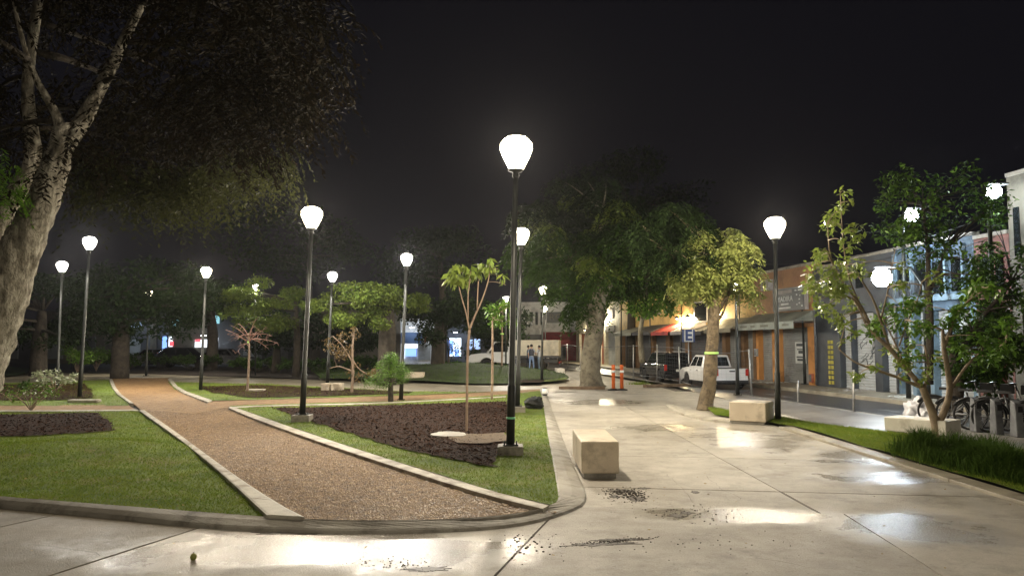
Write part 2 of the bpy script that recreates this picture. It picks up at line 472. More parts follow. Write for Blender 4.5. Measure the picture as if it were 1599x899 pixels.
# sidewalk by the street, street, far pavement
road_o, far_o = -6.2, -2.1
sb = MB(); sb.prism([(7.3, 4.0), (facx(4, road_o), 4.0), (facx(60, road_o), 60), (7.0, 60), (7.4, 30)], -0.26, 0.012)
struct(sb.build('sidewalk', M['side']))
rb = MB(); rb.prism([(facx(-5, road_o), -5), (facx(-5, far_o), -5), (facx(110, far_o), 110), (facx(110, road_o), 110)], -0.30, -0.12)
struct(rb.build('road', M['asphalt']))
kb = MB(); kb.prism([(facx(4, road_o) , 4), (facx(4, road_o) + .16, 4), (facx(62, road_o) + .16, 62), (facx(62, road_o), 62)], -0.30, 0.016)
tag(kb.build('street_kerb', M['kerb']), None, None, kind='structure')
fb = MB(); fb.prism([(facx(-5, far_o) + .002, -5), (60, -5), (60, 112), (facx(112, far_o) + .002, 112)], -0.30, 0.02)
struct(fb.build('far_sidewalk', M['walk']))
ln = MB()
for i in range(9):
    y = 14 + i * 7.5
    ln.prism([(facx(y, -4.1), y), (facx(y, -4.0), y), (facx(y + 2.6, -4.0), y + 2.6), (facx(y + 2.6, -4.1), y + 2.6)], -0.119, -0.115)
struct(ln.build('road_marking', mat('worn_road_paint', (0.30, 0.29, 0.26), (0.08, 0.08, 0.08), 0.5, 3)))
# left far street
lr = MB(); lr.prism([(-85, 58), (-3, 58), (-3, 70), (-85, 70)], -0.02, -0.004)
struct(lr.build('side_street', M['asphalt']))

# ---- main kerb round the bed, laid stone by stone
KI = [(-300, 741), (-120, 762), (0, 774), (188, 788), (418, 806), (483, 810), (566, 812), (724, 810), (815, 801), (860, 789), (873, 779), (871, 764), (864, 722), (856, 681), (849, 635), (847, 620), (843, 608)]
KO = [(-300, 761), (-120, 781), (0, 793), (188, 811), (309, 824), (400, 830), (551, 834), (739, 830), (834, 819), (893, 800), (918, 786), (914, 764), (900, 736), (883, 696), (863, 643), (855, 617), (851, 606)]
ki = smooth_pl(g2(KI, .10)); ko = smooth_pl(g2(KO, .0))
NK = 150
ki = respl(ki, NK); ko = respl(ko, NK)
def kerb_ring(a, b):
    s = a.lerp(b, .06); t = a.lerp(b, .88)
    h = a.lerp(b, .5)
    return [(a.x, a.y, -.02), (a.x, a.y, .09), (s.x, s.y, .10), (h.x, h.y, .080), (t.x, t.y, .045), (a.lerp(b, .96).x, a.lerp(b, .96).y, .030), (b.x, b.y, .0), (b.x, b.y, -.01)]
kerbT = thing('kerb', (0, 9, 0), 'rounded grey concrete kerb curving round the garden bed at the corner of the plaza', 'kerb')
kj = [0, 14, 28, 40, 49, 60, 72, 84, 90, 98, 107, 116, 125, 134, 142, 149]
for a, b in zip(kj, kj[1:]):
    rings = []
    for i in range(a, b + 1):
        A, B = ki[i], ko[i]
        if i == b:
            dv = (ki[i - 1] - ki[i]).normalized() * .010; A = A + dv; B = B + dv
        rings.append(kerb_ring(A, B))
    k = len(rings[0]); mb = MB(); vs = [v for r in rings for v in r]; fs = []
    for i in range(len(rings) - 1):
        for j in range(k - 1): fs.append((i * k + j, i * k + j + 1, (i + 1) * k + j + 1, (i + 1) * k + j))
    fs.append(tuple(range(k))[::-1]); fs.append(tuple((len(rings) - 1) * k + j for j in range(k)))
    mb.add(vs, fs, False); mb.build('kerb_stone', M['kerb'], kerbT)

# ---- beds
def hz(x, y, s=.5, a=.03, b=0): return a * noise.noise(Vector((x * s, y * s, b + 3.3)))
def bump2(x, y, c, rx, ry, h):
    d = ((x - c[0]) / rx) ** 2 + ((y - c[1]) / ry) ** 2
    return h * math.exp(-d)
mA = G(120, 700, .1); mA2 = G(30, 720, .1)
def zA(x, y): return .075 + hz(x, y, .8, .03) + bump2(x, y, mA.xy, 1.6, 1.0, .16) + bump2(x, y, mA2.xy, 1.4, 1.4, .08)
def zD(x, y): return .080 + hz(x, y, .8, .012)
def zF(x, y): return .065 + hz(x, y, .5, .03)
# left gravel-path edgings (outer = grass side, inner = gravel side), pixel traces
LE_o = [(217, 640), (270, 677), (320, 716), (362, 752), (407, 794), (417, 803)]
LE_i = [(226, 640), (279, 677), (324, 709), (377, 741), (426, 775), (482, 810)]
RE_o = [(858, 788), (777, 768), (664, 734), (532, 692), (460, 668), (400, 647), (366, 635)]
RE_i = [(848, 793), (768, 774), (655, 740), (525, 698), (453, 673), (392, 651), (357, 636)]
bedA = g2([(-420, 640), (217, 640)] + LE_o[1:], .09) + [p.copy() for p in reversed([q for q in ki if q.x < G(419, 806, .1).x])]
oA, pA = sheet('lawn', bedA, zA, .28, M['grass'])
bedD = g2([(358, 633), (430, 630.5), (588, 627), (700, 622), (790, 616), (843, 610)], .08) + [q.copy() for q in reversed(ki) if q.x > .3 and q.y > G(860, 789, .1).y][0:] + g2(RE_o[0:], .08)
oD, pD = sheet('lawn', bedD, zD, .25, M['grass'])
bedB = g2([(-420, 633), (-420, 598), (0, 598), (170, 593), (178, 610), (205, 628), (200, 633)], .06)
oB, pB = sheet('lawn', bedB, zF, .4, M['grass'])
bedC = g2([(262, 596), (273, 609), (328, 626), (500, 621), (640, 617), (790, 611), (760, 612), (640, 611), (533, 605), (400, 599)], .06)
oC, pC = sheet('lawn', bedC, zF, .4, M['grass'])
for o in (oA, oD, oB, oC): struct(o)
# gravel paths
gpoly = g2([(172, 590), (264, 590), (276, 607), (330, 626), (357, 637), (453, 674), (655, 741), (848, 794), (870, 800), (724, 815), (482, 815), (424, 806), (366, 752), (322, 716), (272, 677), (220, 640), (206, 629), (180, 612)], .045)
og, pG = sheet('gravel_path', gpoly, lambda x, y: .048 + hz(x, y, 1.5, .008) + .004 * noise.noise(Vector((x * 9, y * 9, 0))), .16, M['gravel'])
struct(og)
oc1, pc1 = sheet('gravel_path', g2([(-420, 632), (200, 632), (216, 642), (-420, 642)], .05), lambda x, y: .052, .6, M['gravelor'])
oc2, pc2 = sheet('gravel_path', g2([(326, 625), (500, 620), (640, 616), (800, 609.5), (845, 607), (843, 611), (790, 618), (588, 628.5), (430, 632), (356, 636)], .05), lambda x, y: .053, .6, M['gravelor'])
oc3, pc3 = sheet('gravel_path', g2([(178, 591), (262, 591), (276, 607), (330, 626), (356, 636), (300, 646), (224, 640), (206, 629), (182, 612)], .05), lambda x, y: .055 + hz(x, y, 1, .004), .5, M['gravelor'])
for o in (oc1, oc2, oc3): struct(o)
# edging strips as real kerbs, in pieces
def edging(outer, inner, z1, zb, label, step=1.0, n=None):
    a = respl(smooth_pl(g2(outer, z1), 1), 60); b = respl(smooth_pl(g2(inner, z1), 1), 60)
    L = sum((q - p).length for p, q in zip(a, a[1:])); k = max(2, int(L / step)); per = 59 / k
    t = thing('path_edging', (a[30].x, a[30].y, 0), label, 'edging')
    for j in range(k):
        i0, i1 = int(round(j * per)), int(round((j + 1) * per))
        mb = MB(); vs = []
        for i in range(i0, i1 + 1):
            A, B = a[i], b[i]
            if i == i1: A = A.lerp(a[i - 1], .03); B = B.lerp(b[i - 1], .03)
            vs += [(A.x, A.y, zb), (A.x, A.y, z1 - .006), (A.lerp(B, .1).x, A.lerp(B, .1).y, z1), (A.lerp(B, .9).x, A.lerp(B, .9).y, z1), (B.x, B.y, z1 - .006), (B.x, B.y, zb)]
        m = i1 - i0 + 1; fs = [(i * 6 + q, i * 6 + q + 1, (i + 1) * 6 + q + 1, (i + 1) * 6 + q) for i in range(m - 1) for q in range(5)]
        fs += [tuple(range(6))[::-1], tuple((m - 1) * 6 + q for q in range(6))]
        mb.add(vs, fs); mb.build('edging_stone', M['edging'], t)
    return t
LEi2 = [(226, 640), (280, 677), (327, 712), (383, 752), (440, 788), (476, 806)]
edging(LE_o, LEi2, .125, 0, 'pale concrete edging on the left side of the wide gravel path, widening towards the camera')
edging(RE_o, RE_i, .105, 0, 'pale concrete edging between the wide gravel path and the mulch bed with the nearest lamp')
edging([(170, 591), (178, 611), (203, 629)], [(175, 591), (184, 611), (209, 629)], .11, 0, 'short curved concrete edging left of the gravel path where it meets the far walk')
edging([(268, 591), (281, 607), (331, 624)], [(262, 591), (275, 608), (324, 627)], .11, 0, 'short curved concrete edging right of the gravel path where it meets the far walk')
edging([(358, 634.5), (430, 631.5), (588, 628.5), (790, 618)], [(358, 636), (430, 633), (588, 629.8), (790, 619.2)], .10, 0, 'thin concrete edging between the orange cross path and the mulch bed')
edging([(-100, 641.5), (100, 641.5), (216, 640)], [(-100, 640), (100, 640), (212, 638.6)], .10, 0, 'thin concrete edging along the orange cross path at the left lawn')

# mulch
def mulch(poly, z, n, jag=.1, step=.3):
    o, p = sheet('mulch', poly, lambda x, y: z(x, y) + .016 + .018 * abs(noise.noise(Vector((x * 5, y * 5, 4)))), step, M['mulch'], jag)
    stuff(o)
    if n:
        q = pts_in(p, n, power=1.2); k = len(q); q = q + RNG.normal(0, .06, q.shape)
        zz = np.array([z(x, y) for x, y in q]) + .035
        a = RNG.uniform(0, np.pi, k); t = RNG.normal(0, .28, k); L = RNG.uniform(.012, .034, k); wd = L * RNG.uniform(.25, .5, k)
        d = np.stack([np.cos(a) * np.cos(t), np.sin(a) * np.cos(t), np.sin(t)], 1); s = np.stack([-np.sin(a), np.cos(a), RNG.normal(0, .5, k)], 1)
        c = np.column_stack([q, zz])
        V = np.stack([c - d * L[:, None] - s * wd[:, None] * .5, c + d * L[:, None] - s * wd[:, None], c + d * L[:, None] + s * wd[:, None], c - d * L[:, None] + s * wd[:, None] * .5], 1).reshape(-1, 3)
        stuff(npmesh('mulch_chips', V, np.arange(4 * k).reshape(-1, 4), M['chip'], o))
    return o
mu = mulch(g2([(-300, 647), (0, 647), (90, 644), (151, 643), (175, 660), (176, 671), (143, 674), (38, 680), (-300, 684)], .1), zA, 5000, .06, .22); mu['label'] = 'dark bark mulch patch on the left lawn'
mu = mulch(g2([(426, 638), (588, 633.5), (700, 630), (792, 627), (793, 650), (792, 673), (782, 700), (770, 730), (745, 728), (724, 722), (641, 705), (576, 685), (513, 667), (449, 646)], .08), zD, 14000, .07, .22); mu['label'] = 'dark bark mulch covering the central bed'
mu = mulch(g2([(-300, 627), (-300, 600), (0, 600), (130, 598), (143, 610), (146, 622), (120, 625)], .06), zF, 2500); mu['label'] = 'bark mulch bed along the far walk at left'
mu = mulch(g2([(310, 603), (400, 602), (530, 607), (640, 612), (640, 615), (500, 619), (395, 621), (330, 614)], .06), zF, 2500); mu['label'] = 'bark mulch bed beyond the orange cross path'
# gravel stones
q = pts_in(pG, 30000, power=1.4); k = len(q)
c = np.column_stack([q, np.full(k, .052)]); s = RNG.uniform(.006, .016, k)[:, None]
oct_ = np.array([(1, 0, 0), (0, 1, 0), (-1, 0, 0), (0, -1, 0), (0, 0, .8)], np.float32)
V = (c[:, None, :] + oct_[None] * s[:, :, None] * RNG.uniform(.6, 1.4, (k, 5, 1))).reshape(-1, 3)
F = (np.array([(0, 1, 4), (1, 2, 4), (2, 3, 4), (3, 0, 4)])[None] + 5 * np.arange(k)[:, None, None]).reshape(-1, 3)
stuff(npmesh('gravel', V, F, M['stone']), 'loose reddish brown gravel covering the wide path')
# lawn blades
def lawn(poly, n, z, h, name='grass', power=1.0, avoid=(), lab=None):
    q = pts_in(poly, n, power=power)
    for av in avoid: q = q[~inside(q[:, 0], q[:, 1], [tuple(v) for v in av])]
    zz = np.array([z(x, y) for x, y in q])
    o = stuff(blades(name, q, zz, h, .011, M['blade'], 1.3)); o['label'] = lab; return o
mulA = g2([(-300, 648), (0, 648), (90, 645), (151, 644), (173, 660), (174, 670), (143, 673), (38, 679), (-300, 682)], .1)
mulD = g2([(430, 639), (588, 634), (790, 629), (790, 673), (768, 728), (724, 720), (641, 702), (513, 665), (449, 645)], .08)
lawn(pA, 60000, zA, .032, avoid=[mulA], lab='short mown grass on the left lawn')
lawn(pD, 45000, zD, .032, avoid=[mulD], lab='short mown grass round the central bed')
lawn(pB, 8000, zF, .07, power=.3, lab='grass tufts at the far left bed')
lawn(pC, 6000, zF, .07, power=.3, lab='grass tufts beyond the orange path')
# small concrete remnant + sand by the sapling
cs = MB(); cs.prism([tuple(p) for p in smooth_pl(g2([(672, 678), (690, 673.5), (725, 675), (729, 681), (700, 682), (676, 681), (672, 678)], .12), 1)[:-1]][::-1], .06, .135)
tag(cs.build('concrete_remnant', M['kerb']), 'flat broken piece of concrete lying on the mulch beside the leafy sapling', 'rubble')
so, _ = sheet('sand', g2([(728, 676), (755, 677), (790, 675), (792, 688), (760, 692), (715, 691), (700, 684)], .12), lambda x, y: .125 + hz(x, y, 3, .02), .2, mat('sandy_soil', (0.16, 0.115, 0.07), (0.10, 0.07, 0.045), .9, 9, bump=.02), .05); stuff(so, 'sandy patch in the mulch')
for i, (a, b, c_, d) in enumerate([(106, 621, 152, 627), (384, 606, 412, 610)]):
    m_ = MB(); p = G(a, d, .08); q_ = G(c_, d, .08); m_.box(((p.x + q_.x) / 2, p.y + .1, .1), (q_.x - p.x, .3, .09))
    tag(m_.build('concrete_remnant', M['edging'], None, .02), ['thin pale concrete strip at the foot of the tall left lamp', 'thin pale concrete strip beside the bare sapling'][i], 'rubble')

# beds beyond the far walk
def mound(cx, cy, rx, ry, h): return lambda x, y: bump2(x, y, (cx, cy), rx, ry, h)
mh = G(690, 597); e1 = mound(mh.x + .5, mh.y + 6, 5.5, 5, .75)
def zE(x, y): return .07 + e1(x, y) + hz(x, y, .4, .05)
bedE = g2([(500, 593), (650, 597), (740, 600), (830, 600), (862, 597), (885, 594), (889, 592), (882, 589), (860, 585), (845, 582), (813, 578.5), (790, 574), (740, 570), (600, 569), (480, 572)], .06)
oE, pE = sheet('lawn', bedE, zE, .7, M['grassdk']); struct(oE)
e3 = stuff(blades('grass', pts_in(pE, 14000), np.zeros(14000), .1, .02, M['bladedk'])); e3['label'] = 'grass on the mound beyond the far walk'
me = e3.data; co = np.empty(len(me.vertices) * 3, np.float32); me.vertices.foreach_get('co', co); co = co.reshape(-1, 3)
co[:, 2] += np.repeat([zE(x, y) for x, y in co[::3, :2]], 3)[:len(co)]; me.vertices.foreach_set('co', co.ravel())
tip_, _ = sheet('lawn', g2([(830, 598), (862, 596), (882, 593.5), (886, 592), (880, 590), (858, 586), (842, 583.5), (820, 584)], .12), lambda x, y: .16, .5, M['grass']); struct(tip_)
mu = mulch(g2([(812, 590), (838, 589), (850, 594), (846, 598), (812, 598)], .13), lambda x, y: .15, 0); mu['label'] = 'mulch in the rounded end of the far lawn'
bedL = g2([(-420, 590), (0, 583), (60, 581), (230, 583), (500, 592), (480, 571), (200, 564), (-420, 566)], .06)
oL, _ = sheet('soil_bed', bedL, lambda x, y: .05 + hz(x, y, .4, .06), 1.0, M['soil']); struct(oL)
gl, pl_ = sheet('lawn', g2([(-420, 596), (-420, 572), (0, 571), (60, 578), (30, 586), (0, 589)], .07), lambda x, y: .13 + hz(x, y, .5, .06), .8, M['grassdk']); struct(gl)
walk = sheet('far_walk', g2([(-500, 606), (-500, 588), (0, 580), (230, 583), (400, 584), (533, 592), (750, 597), (900, 599), (900, 612), (750, 612), (640, 612), (533, 606), (400, 600), (270, 597.5), (165, 593), (0, 599)], .01), lambda x, y: .018, 1.5, M['walk'])[0]; struct(walk)

# right grass strip with tree, kerb wedge
gs = g2([(1089, 641), (1137, 650), (1228, 659), (1300, 683), (1416, 722), (1540, 757), (1640, 790)], .05)
gs2 = g2([(1640, 716), (1599, 708), (1576, 704), (1480, 690), (1379, 677), (1300, 669), (1215, 655), (1140, 648), (1110, 637)], .05)
def zR(x, y): return .07 + hz(x, y, .7, .03)
gR = [(6.36, 5.5)] + [(6.36, 17.4), (5.9, 18.6), (5.3, 20.2)] + [tuple(G(1100, 637))[:2], tuple(G(1140, 645))[:2], tuple(G(1215, 655))[:2], tuple(G(1300, 669))[:2], tuple(G(1379, 677))[:2], tuple(G(1480, 690))[:2], tuple(G(1599, 707))[:2], (10.3, 9), (9.9, 5.5)]
oR, pR = sheet('lawn', gR, zR, .3, M['grass']); struct(oR)
lawn(pR, 40000, zR, .045, lab='grass in the strip beside the sidewalk', power=.6)
wk = MB(); a = [(1040, 632), (1052, 640), (1089, 652), (1140, 657)]; b = [(1050, 631.5), (1066, 639), (1100, 648), (1140, 652)]
edging(b, a, .06, -.01, 'low concrete edging round the grass wedge under the banded tree', 1.5)

# dirt crumbs and leaf litter on the plaza
def crumbs(n, cx, cy, sx, sy, smin, smax, name, label, ang=0.0):
    ctr = G(cx, cy); mb = MB()
    ex = (G(cx + sx, cy) - ctr).x; ey = abs(G(cx, cy + sy).y - ctr.y)
    for i in range(n):
        u, v = random.gauss(0, .5), random.gauss(0, .5)
        x = ctr.x + u * ex + v * ang; y = ctr.y + v * ey + u * ang; s_ = random.uniform(smin, smax) * math.exp(-(u * u + v * v) * .4)
        a = random.uniform(0, 3); mb.lathe([(s_, 0), (s_ * .9, s_ * .4), (s_ * .3, s_ * .75)], (x, y, .0005), 5, False)
    return stuff(mb.build(name, M['dirt']), label)
crumbs(260, 978, 772, 34, 12, .004, .02, 'dirt', 'crumbs of dark dirt on the plaza below the near bench')
crumbs(260, 955, 845, 70, 5, .003, .013, 'dirt', 'dark streak of dirt on the wet concrete', .12)
crumbs(110, 1070, 800, 90, 18, .003, .014, 'dirt', 'scattered dirt near the expansion joint')
crumbs(60, 820, 850, 60, 25, .003, .016, 'dirt', 'little clods by the curved kerb')
crumbs(60, 1080, 850, 260, 30, .003, .01, 'dirt', 'specks of dirt in the foreground')
crumbs(80, 620, 880, 90, 12, .003, .01, 'dirt', 'specks on the wet foreground')
dm = MB()
for (cx, cy, sx, sy, rot) in [(970, 766, 16, 3.5, .1), (992, 778, 13, 5, -.1), (962, 775, 9, 2, 0), (940, 849, 50, 2.2, .12), (975, 842, 40, 1.8, .12), (1058, 805, 12, 2.5, 0), (1072, 800, 9, 2, 0), (670, 888, 34, 4, 0.02), (460, 832, 46, 2.4, -.02), (1005, 762, 9, 1.5, 0), (1085, 768, 7, 2, .2)]:
    ctr = G(cx, cy); ex = (G(cx + sx, cy) - ctr).x; ey = abs(G(cx, cy + sy).y - ctr.y)
    pp = []
    for k in range(90):
        a = 2 * math.pi * k / 90; r_ = .62 + 1.3 * abs(noise.noise(Vector((math.cos(a) * 2.6 + cx, math.sin(a) * 2.6, 0)))) + .35 * noise.noise(Vector((math.cos(a) * 9 + cx, math.sin(a) * 9, 0)))
        x, y = ex * r_ * math.cos(a), ey * r_ * math.sin(a); pp.append((ctr.x + x, ctr.y + y + x * rot))
    dm.prism(pp, -.001, .003)
stuff(dm.build('mud_stain', mat('damp_mud', (0.035, 0.028, 0.022), (0.10, 0.08, 0.06), .5, 18)), 'flat damp mud smears on the concrete')
fr = G(302, 874); fm = MB(); fm.lathe([(.001, 0), (.022, .006), (.03, .028), (.024, .05), (.006, .062)], (fr.x, fr.y, 0), 10)
t = thing('fallen_fruit', fr, 'small green fruit lying in the bright wet patch in the foreground', 'fruit')
fm.build('flesh', mat('green_fruit', (0.12, 0.2, 0.02), (0.2, 0.2, .03), .4), t); s_ = MB(); s_.tube([fr + Vector((0, 0, .06)), fr + Vector((.006, 0, .075))], .003, 5); s_.build('stalk', M['twig'], t)

# ------------------------------------------------------------------ lamp posts
WARM = (1.0, 0.87, 0.68); WHITE = (1.0, 0.93, 0.82)
def shell(name, col, s):
    m, n, l, p = newmat(name)
    e = n.new('ShaderNodeEmission'); e.inputs[0].default_value = (*col, 1); e.inputs[1].default_value = s
    t = n.new('ShaderNodeBsdfTransparent'); mx = n.new('ShaderNodeMixShader'); mx.inputs[0].default_value = .3
    l.new(t.outputs[0], mx.inputs[1]); l.new(e.outputs[0], mx.inputs[2]); l.new(mx.outputs[0], n['Material Output'].inputs[0])
    m.cycles.emission_sampling = 'NONE'
    return m
M['opalw'] = shell('warm_lit_glass', (1, .9, .66), 22)
M['opal'] = shell('lit_glass', (1, .95, .86), 22)
LAMP_W = 1900.0
def point(name, loc, col, power, rad, parent):
    d = bpy.data.lights.new(name, 'POINT'); d.color = col; d.energy = power; d.shadow_soft_size = rad
    o = bpy.data.objects.new(name, d); COL.objects.link(o); o.location = Vector(loc) - parent.location; o.parent = parent
    return o
def lamp_post(lx, ly, bx, by, label, warm=True, power=1.0, plinth=True, big=1.0, tape=False, lit=True, group='lamp posts of the park'):
    b = G(bx, by, .08 if plinth else .02); power *= random.uniform(.9, 1.08)
    top = P(lx, ly, b.y); z = top.z; dx = top.x - b.x
    t = thing('lamp_post', (b.x, b.y, 0), label, 'lamp post', group)
    if plinth:
        m = MB(); m.box((b.x, b.y, .13), (.42, .42, .2)); m.build('plinth', M['kerb'], t, .015)
    z0 = .23 if plinth else .03
    m = MB(); m.box((b.x, b.y, z0 + .012), (.26, .26, .02))
    for sx in (-.1, .1):
        for sy in (-.1, .1): m.lathe([(.012, 0), (.012, .04)], (b.x + sx, b.y + sy, z0 + .02), 6)
    m.build('base_plate', M['pole'], t)
    zb = z - .27 * big
    def X(zz): return b.x + dx * (zz - z0) / (z - z0)
    m = MB(); m.tube([(X(z0), b.y, z0 + .02), (X(1.2), b.y, 1.2), (X(1.22), b.y, 1.22), (X(zb), b.y, zb)], [.072, .068, .056, .045], 12); m.build('pole', M['pole'], t)
    m = MB(); m.lathe([(.05, -.14), (.062, -.1), (.05, -.05), (.1 * big, -.02), (.11 * big, 0.0)], (X(zb), b.y, zb), 12); m.build('collar', M['pole'], t)
    cx = X(z)
    m = MB()
    for k in range(4):
        a = math.pi / 4 + k * math.pi / 2
        m.tube([(cx + rr_ * big * math.cos(a), b.y + rr_ * big * math.sin(a), zb + zz_ * big) for rr_, zz_ in ((.105, 0), (.148, .08), (.198, .18), (.236, .28), (.232, .36), (.17, .44), (.08, .475))], .006, 4)
    m.build('lantern_frame', M['pole'], t)
    if lit:
        m = MB(); m.lathe([(.095 * big, 0.004), (.135 * big, .08 * big), (.185 * big, .18 * big), (.222 * big, .28 * big), (.218 * big, .36 * big), (.16 * big, .43 * big), (.07 * big, .47 * big)], (cx, b.y, zb), 20)  # glass bulged from a plain taper towards a ball, imitating glare
        m.build('lantern_glass', M['opalw'] if warm else M['opal'], t)
        m = MB(); m.lathe([(.19 * big, .345 * big), (.19 * big, .355 * big)], (cx, b.y, zb), 16); m.build('reflector', M['white'], t)  # hidden disc added above the light to cut its upward spill
    m = MB(); m.lathe([(.10 * big, .455 * big), (.09 * big, .48 * big), (.02, .50 * big)] if lit else [(.205 * big, .405 * big), (.21 * big, .42 * big), (.12 * big, .455 * big), (.03, .47 * big)], (cx, b.y, zb), 16); m.build('cap', M['pole'], t)
    if tape:
        p = P(795, 652, b.y); m = MB(); m.lathe([(.0745, -.018), (.0745, .018)], (X(p.z), b.y, p.z), 14); m.build('reflective_tape', M['refl'], t)
    if lit: point('lamp_light', (cx, b.y, zb + .31 * big), WARM if warm else WHITE, LAMP_W * power, .085 * big, t)
    return t
LP = [
 (806, 235, 797, 709, 'nearest lamp post with a green tape band, on a plinth by the mulch bed', True, 1.0, True, 1.25, True),
 (487, 337, 472, 657, 'second nearest lamp post, at the corner of the mulch bed beside the gravel path', True, 1.0, True, 1.15, False),
 (814, 367, 808, 643, 'lamp post standing just behind the nearest lamp post', True, 1.0, True, 1.0, False),
 (140, 378, 124, 622, 'tall lamp post with clear lantern in the far left mulch bed', False, 1.0, False, 1.0, False),
 (97, 415, 89, 610, 'leftmost lamp post, behind the pale leaved shrub', False, .9, False, .95, False),
 (322, 424, 313, 610, 'yellowish lamp post at the right edging of the gravel path', True, .9, False, .95, False),
 (233, 458, 228, 587, 'small distant lamp post half in leaves before the dark street', True, .7, False, .95, False),
 (519, 431, 511, 607, 'lamp post between two concrete blocks on the far walk', False, .9, True, .9, False),
 (635, 404, 626, 626, 'lamp post beside the feathery conifer at the orange path', False, 1.0, False, .9, False),
 (848, 452, 846, 597, 'lamp post at the rounded lawn tip near the group of people', True, .9, False, .9, False),
 (851, 482, 852, 577, 'low far lamp post seen just below another lamp, before the shop with the red awning', True, .7, False, .9, False),
 (1210, 353, 1215, 659, 'lamp post between the long concrete bench and the sidewalk grass strip', True, 1.0, False, 1.15, False),
 (1149, 447, 1152, 617, 'slim lamp post on the sidewalk behind the white pickup', False, .25, False, .7, False),
]
for a in LP:
    lamp_post(a[0], a[1], a[2], a[3], a[4], warm=a[5], power=a[6], plinth=a[7], big=a[8], tape=a[9])
lamp_post(1252, 462, 1257, 600, 'unlit dark lamp post before the shop with the pale awning', plinth=False, big=.8, lit=False)
for (px, py, y, lab) in [(399, 447, 46, 'faint white lamp post above the green tree at mid left'), (790, 466, 48, 'lamp post whose head shows between the two near poles')]:
    b = P(px, 575, y); lt = P(px, py, y)
    t = thing('lamp_post', (b.x, y, 0), lab, 'lamp post', 'lamp posts of the park')
    m = MB(); m.tube([(b.x, y, 0), (lt.x, y, lt.z - .2)], .05, 8); m.build('pole', M['pole'], t)
    m = MB(); m.lathe([(.09, -.25), (.19, .1)], (lt.x, y, lt.z), 10); m.build('lantern_glass', M['opal'], t)
    m = MB(); m.lathe([(.21, .11), (.05, .16)], (lt.x, y, lt.z), 10); m.build('cap', M['pole'], t)
    point('lamp_light', lt, WHITE, LAMP_W * .6, .08, t)
# one more post of the same row, just behind the photographer
def back_post(x, y, lab):
    t = thing('lamp_post', (x, y, 0), lab, 'lamp post', 'lamp posts of the park')
    m = MB(); m.box((x, y, .1), (.42, .42, .2)); m.build('plinth', M['kerb'], t)
    m = MB(); m.tube([(x, y, .2), (x, y, 4.8)], [.07, .045], 10); m.build('pole', M['pole'], t)
    m = MB(); m.lathe([(.1, 0), (.2, .35)], (x, y, 4.8), 12); m.build('lantern_glass', M['opalw'], t)
    m = MB(); m.lathe([(.21, .36), (.05, .42)], (x, y, 4.8), 12); m.build('cap', M['pole'], t)
    point('lamp_light', (x, y, 5.13), WARM, LAMP_W * (.34 if x < 0 else 1.0), .06, t)
back_post(-5.5, -1.5, 'lamp post of the same row behind the viewer, left of the plaza')
back_post(5.5, -3.0, 'lamp post behind the viewer on the plaza side')

# street lights, cold white, on tall posts by the facades
M['led'] = emis('cold_led', (.82, .92, 1), 60); M['led'].cycles.emission_sampling = 'NONE'
def street_light(px, py, y, lab, power, rad):
    h = P(px, py, y); x = facx(y, -1.2); 
    t = thing('street_light', (x, y, 0), lab, 'street light', 'cold white street lights along the shops')
    m = MB(); m.tube([(x, y, 0), (x, y, h.z - .3), (x + (h.x - x) * .3, y, h.z + rad), (h.x, y, h.z + rad + .03)], [.09, .06, .045, .04], 8); m.build('pole', M['pole'], t)
    m = MB(); m.box((h.x + .1, y, h.z + rad + .03), (.62, .26, .06)); m.build('lamp_head', M['galvdk'], t, .02)
    m = MB(); m.lathe([(rad * .35, -rad * .92), (rad * .75, -rad * .65), (rad * .97, -rad * .2), (rad * .97, rad * .2), (rad * .75, rad * .65), (rad * .3, rad * .95)], (h.x, y, h.z), 18); m.build('lens', M['led'], t)  # lens swollen to a ball the size of the light's glare
    point('lamp_light', (h.x, y, h.z - rad * 2.2), (.78, .90, 1), power, .1, t)
street_light(1377, 433, 26, 'bright bluish street light just above the small branching tree', 230, .33)
street_light(1423, 337, 27, 'white street light high among the upper branches at right', 110, .24)
street_light(1552, 300, 23, 'highest street light at the far right, beside the tall beige building', 40, .22)

# ------------------------------------------------------------------ concrete benches
def bench(pl, pr, pb_back, top, lab, m, name='concrete_bench', cat='bench', group='concrete block benches', h=.5, w=None, dep=None, rz=0):
    a, b = G(*pl), G(*pr)
    dv = (b - a).normalized(); L = (b - a).length; nv = Vector((-dv.y, dv.x, 0))
    if nv.y < 0: nv = -nv
    c = (a + b) / 2 + nv * dep / 2; ang = math.atan2(dv.y, dv.x)
    t = thing(name, c, lab, cat, group)
    k = MB(); k.box((c.x, c.y, .07 + (h - .07) / 2), (L, dep, h - .07), ang); k.build('block', m, t, .018)
    k = MB(); k.box((c.x, c.y, .035), (L - .08, dep - .08, .07), ang); k.build('foot', M['kerb'], t)
    return t
bench((908, 747), (967, 747), None, 0, 'nearest concrete bench block, standing on the plaza by the curved kerb', M['block'], h=.52, dep=1.6)
bench((1139, 661), (1196, 664), None, 0, 'concrete bench block between the banded tree and a lamp post', M['block'], h=.52, dep=.9)
bench((1381, 677), (1478, 686), None, 0, 'low pale bench block in the grass behind the branching tree', M['blockw'], h=.36, dep=.7)
bench((869, 590), (882, 590), None, 0, 'small white bench block at the tip of the far lawn', M['blockw'], h=.5, dep=1.8)
bench((632, 597), (661, 597), None, 0, 'beige block bench beyond the conifer on the far walk', M['block'], h=.5, dep=.7)
for x0, x1, l in ((501, 514, 'left small concrete block at the foot of a far lamp post'), (516, 533, 'right small concrete block at the foot of a far lamp post')):
    bench((x0, 613), (x1, 613), None, 0, l, M['block'], 'concrete_block', 'concrete block', 'small blocks by the far lamp', h=.36, dep=.5)
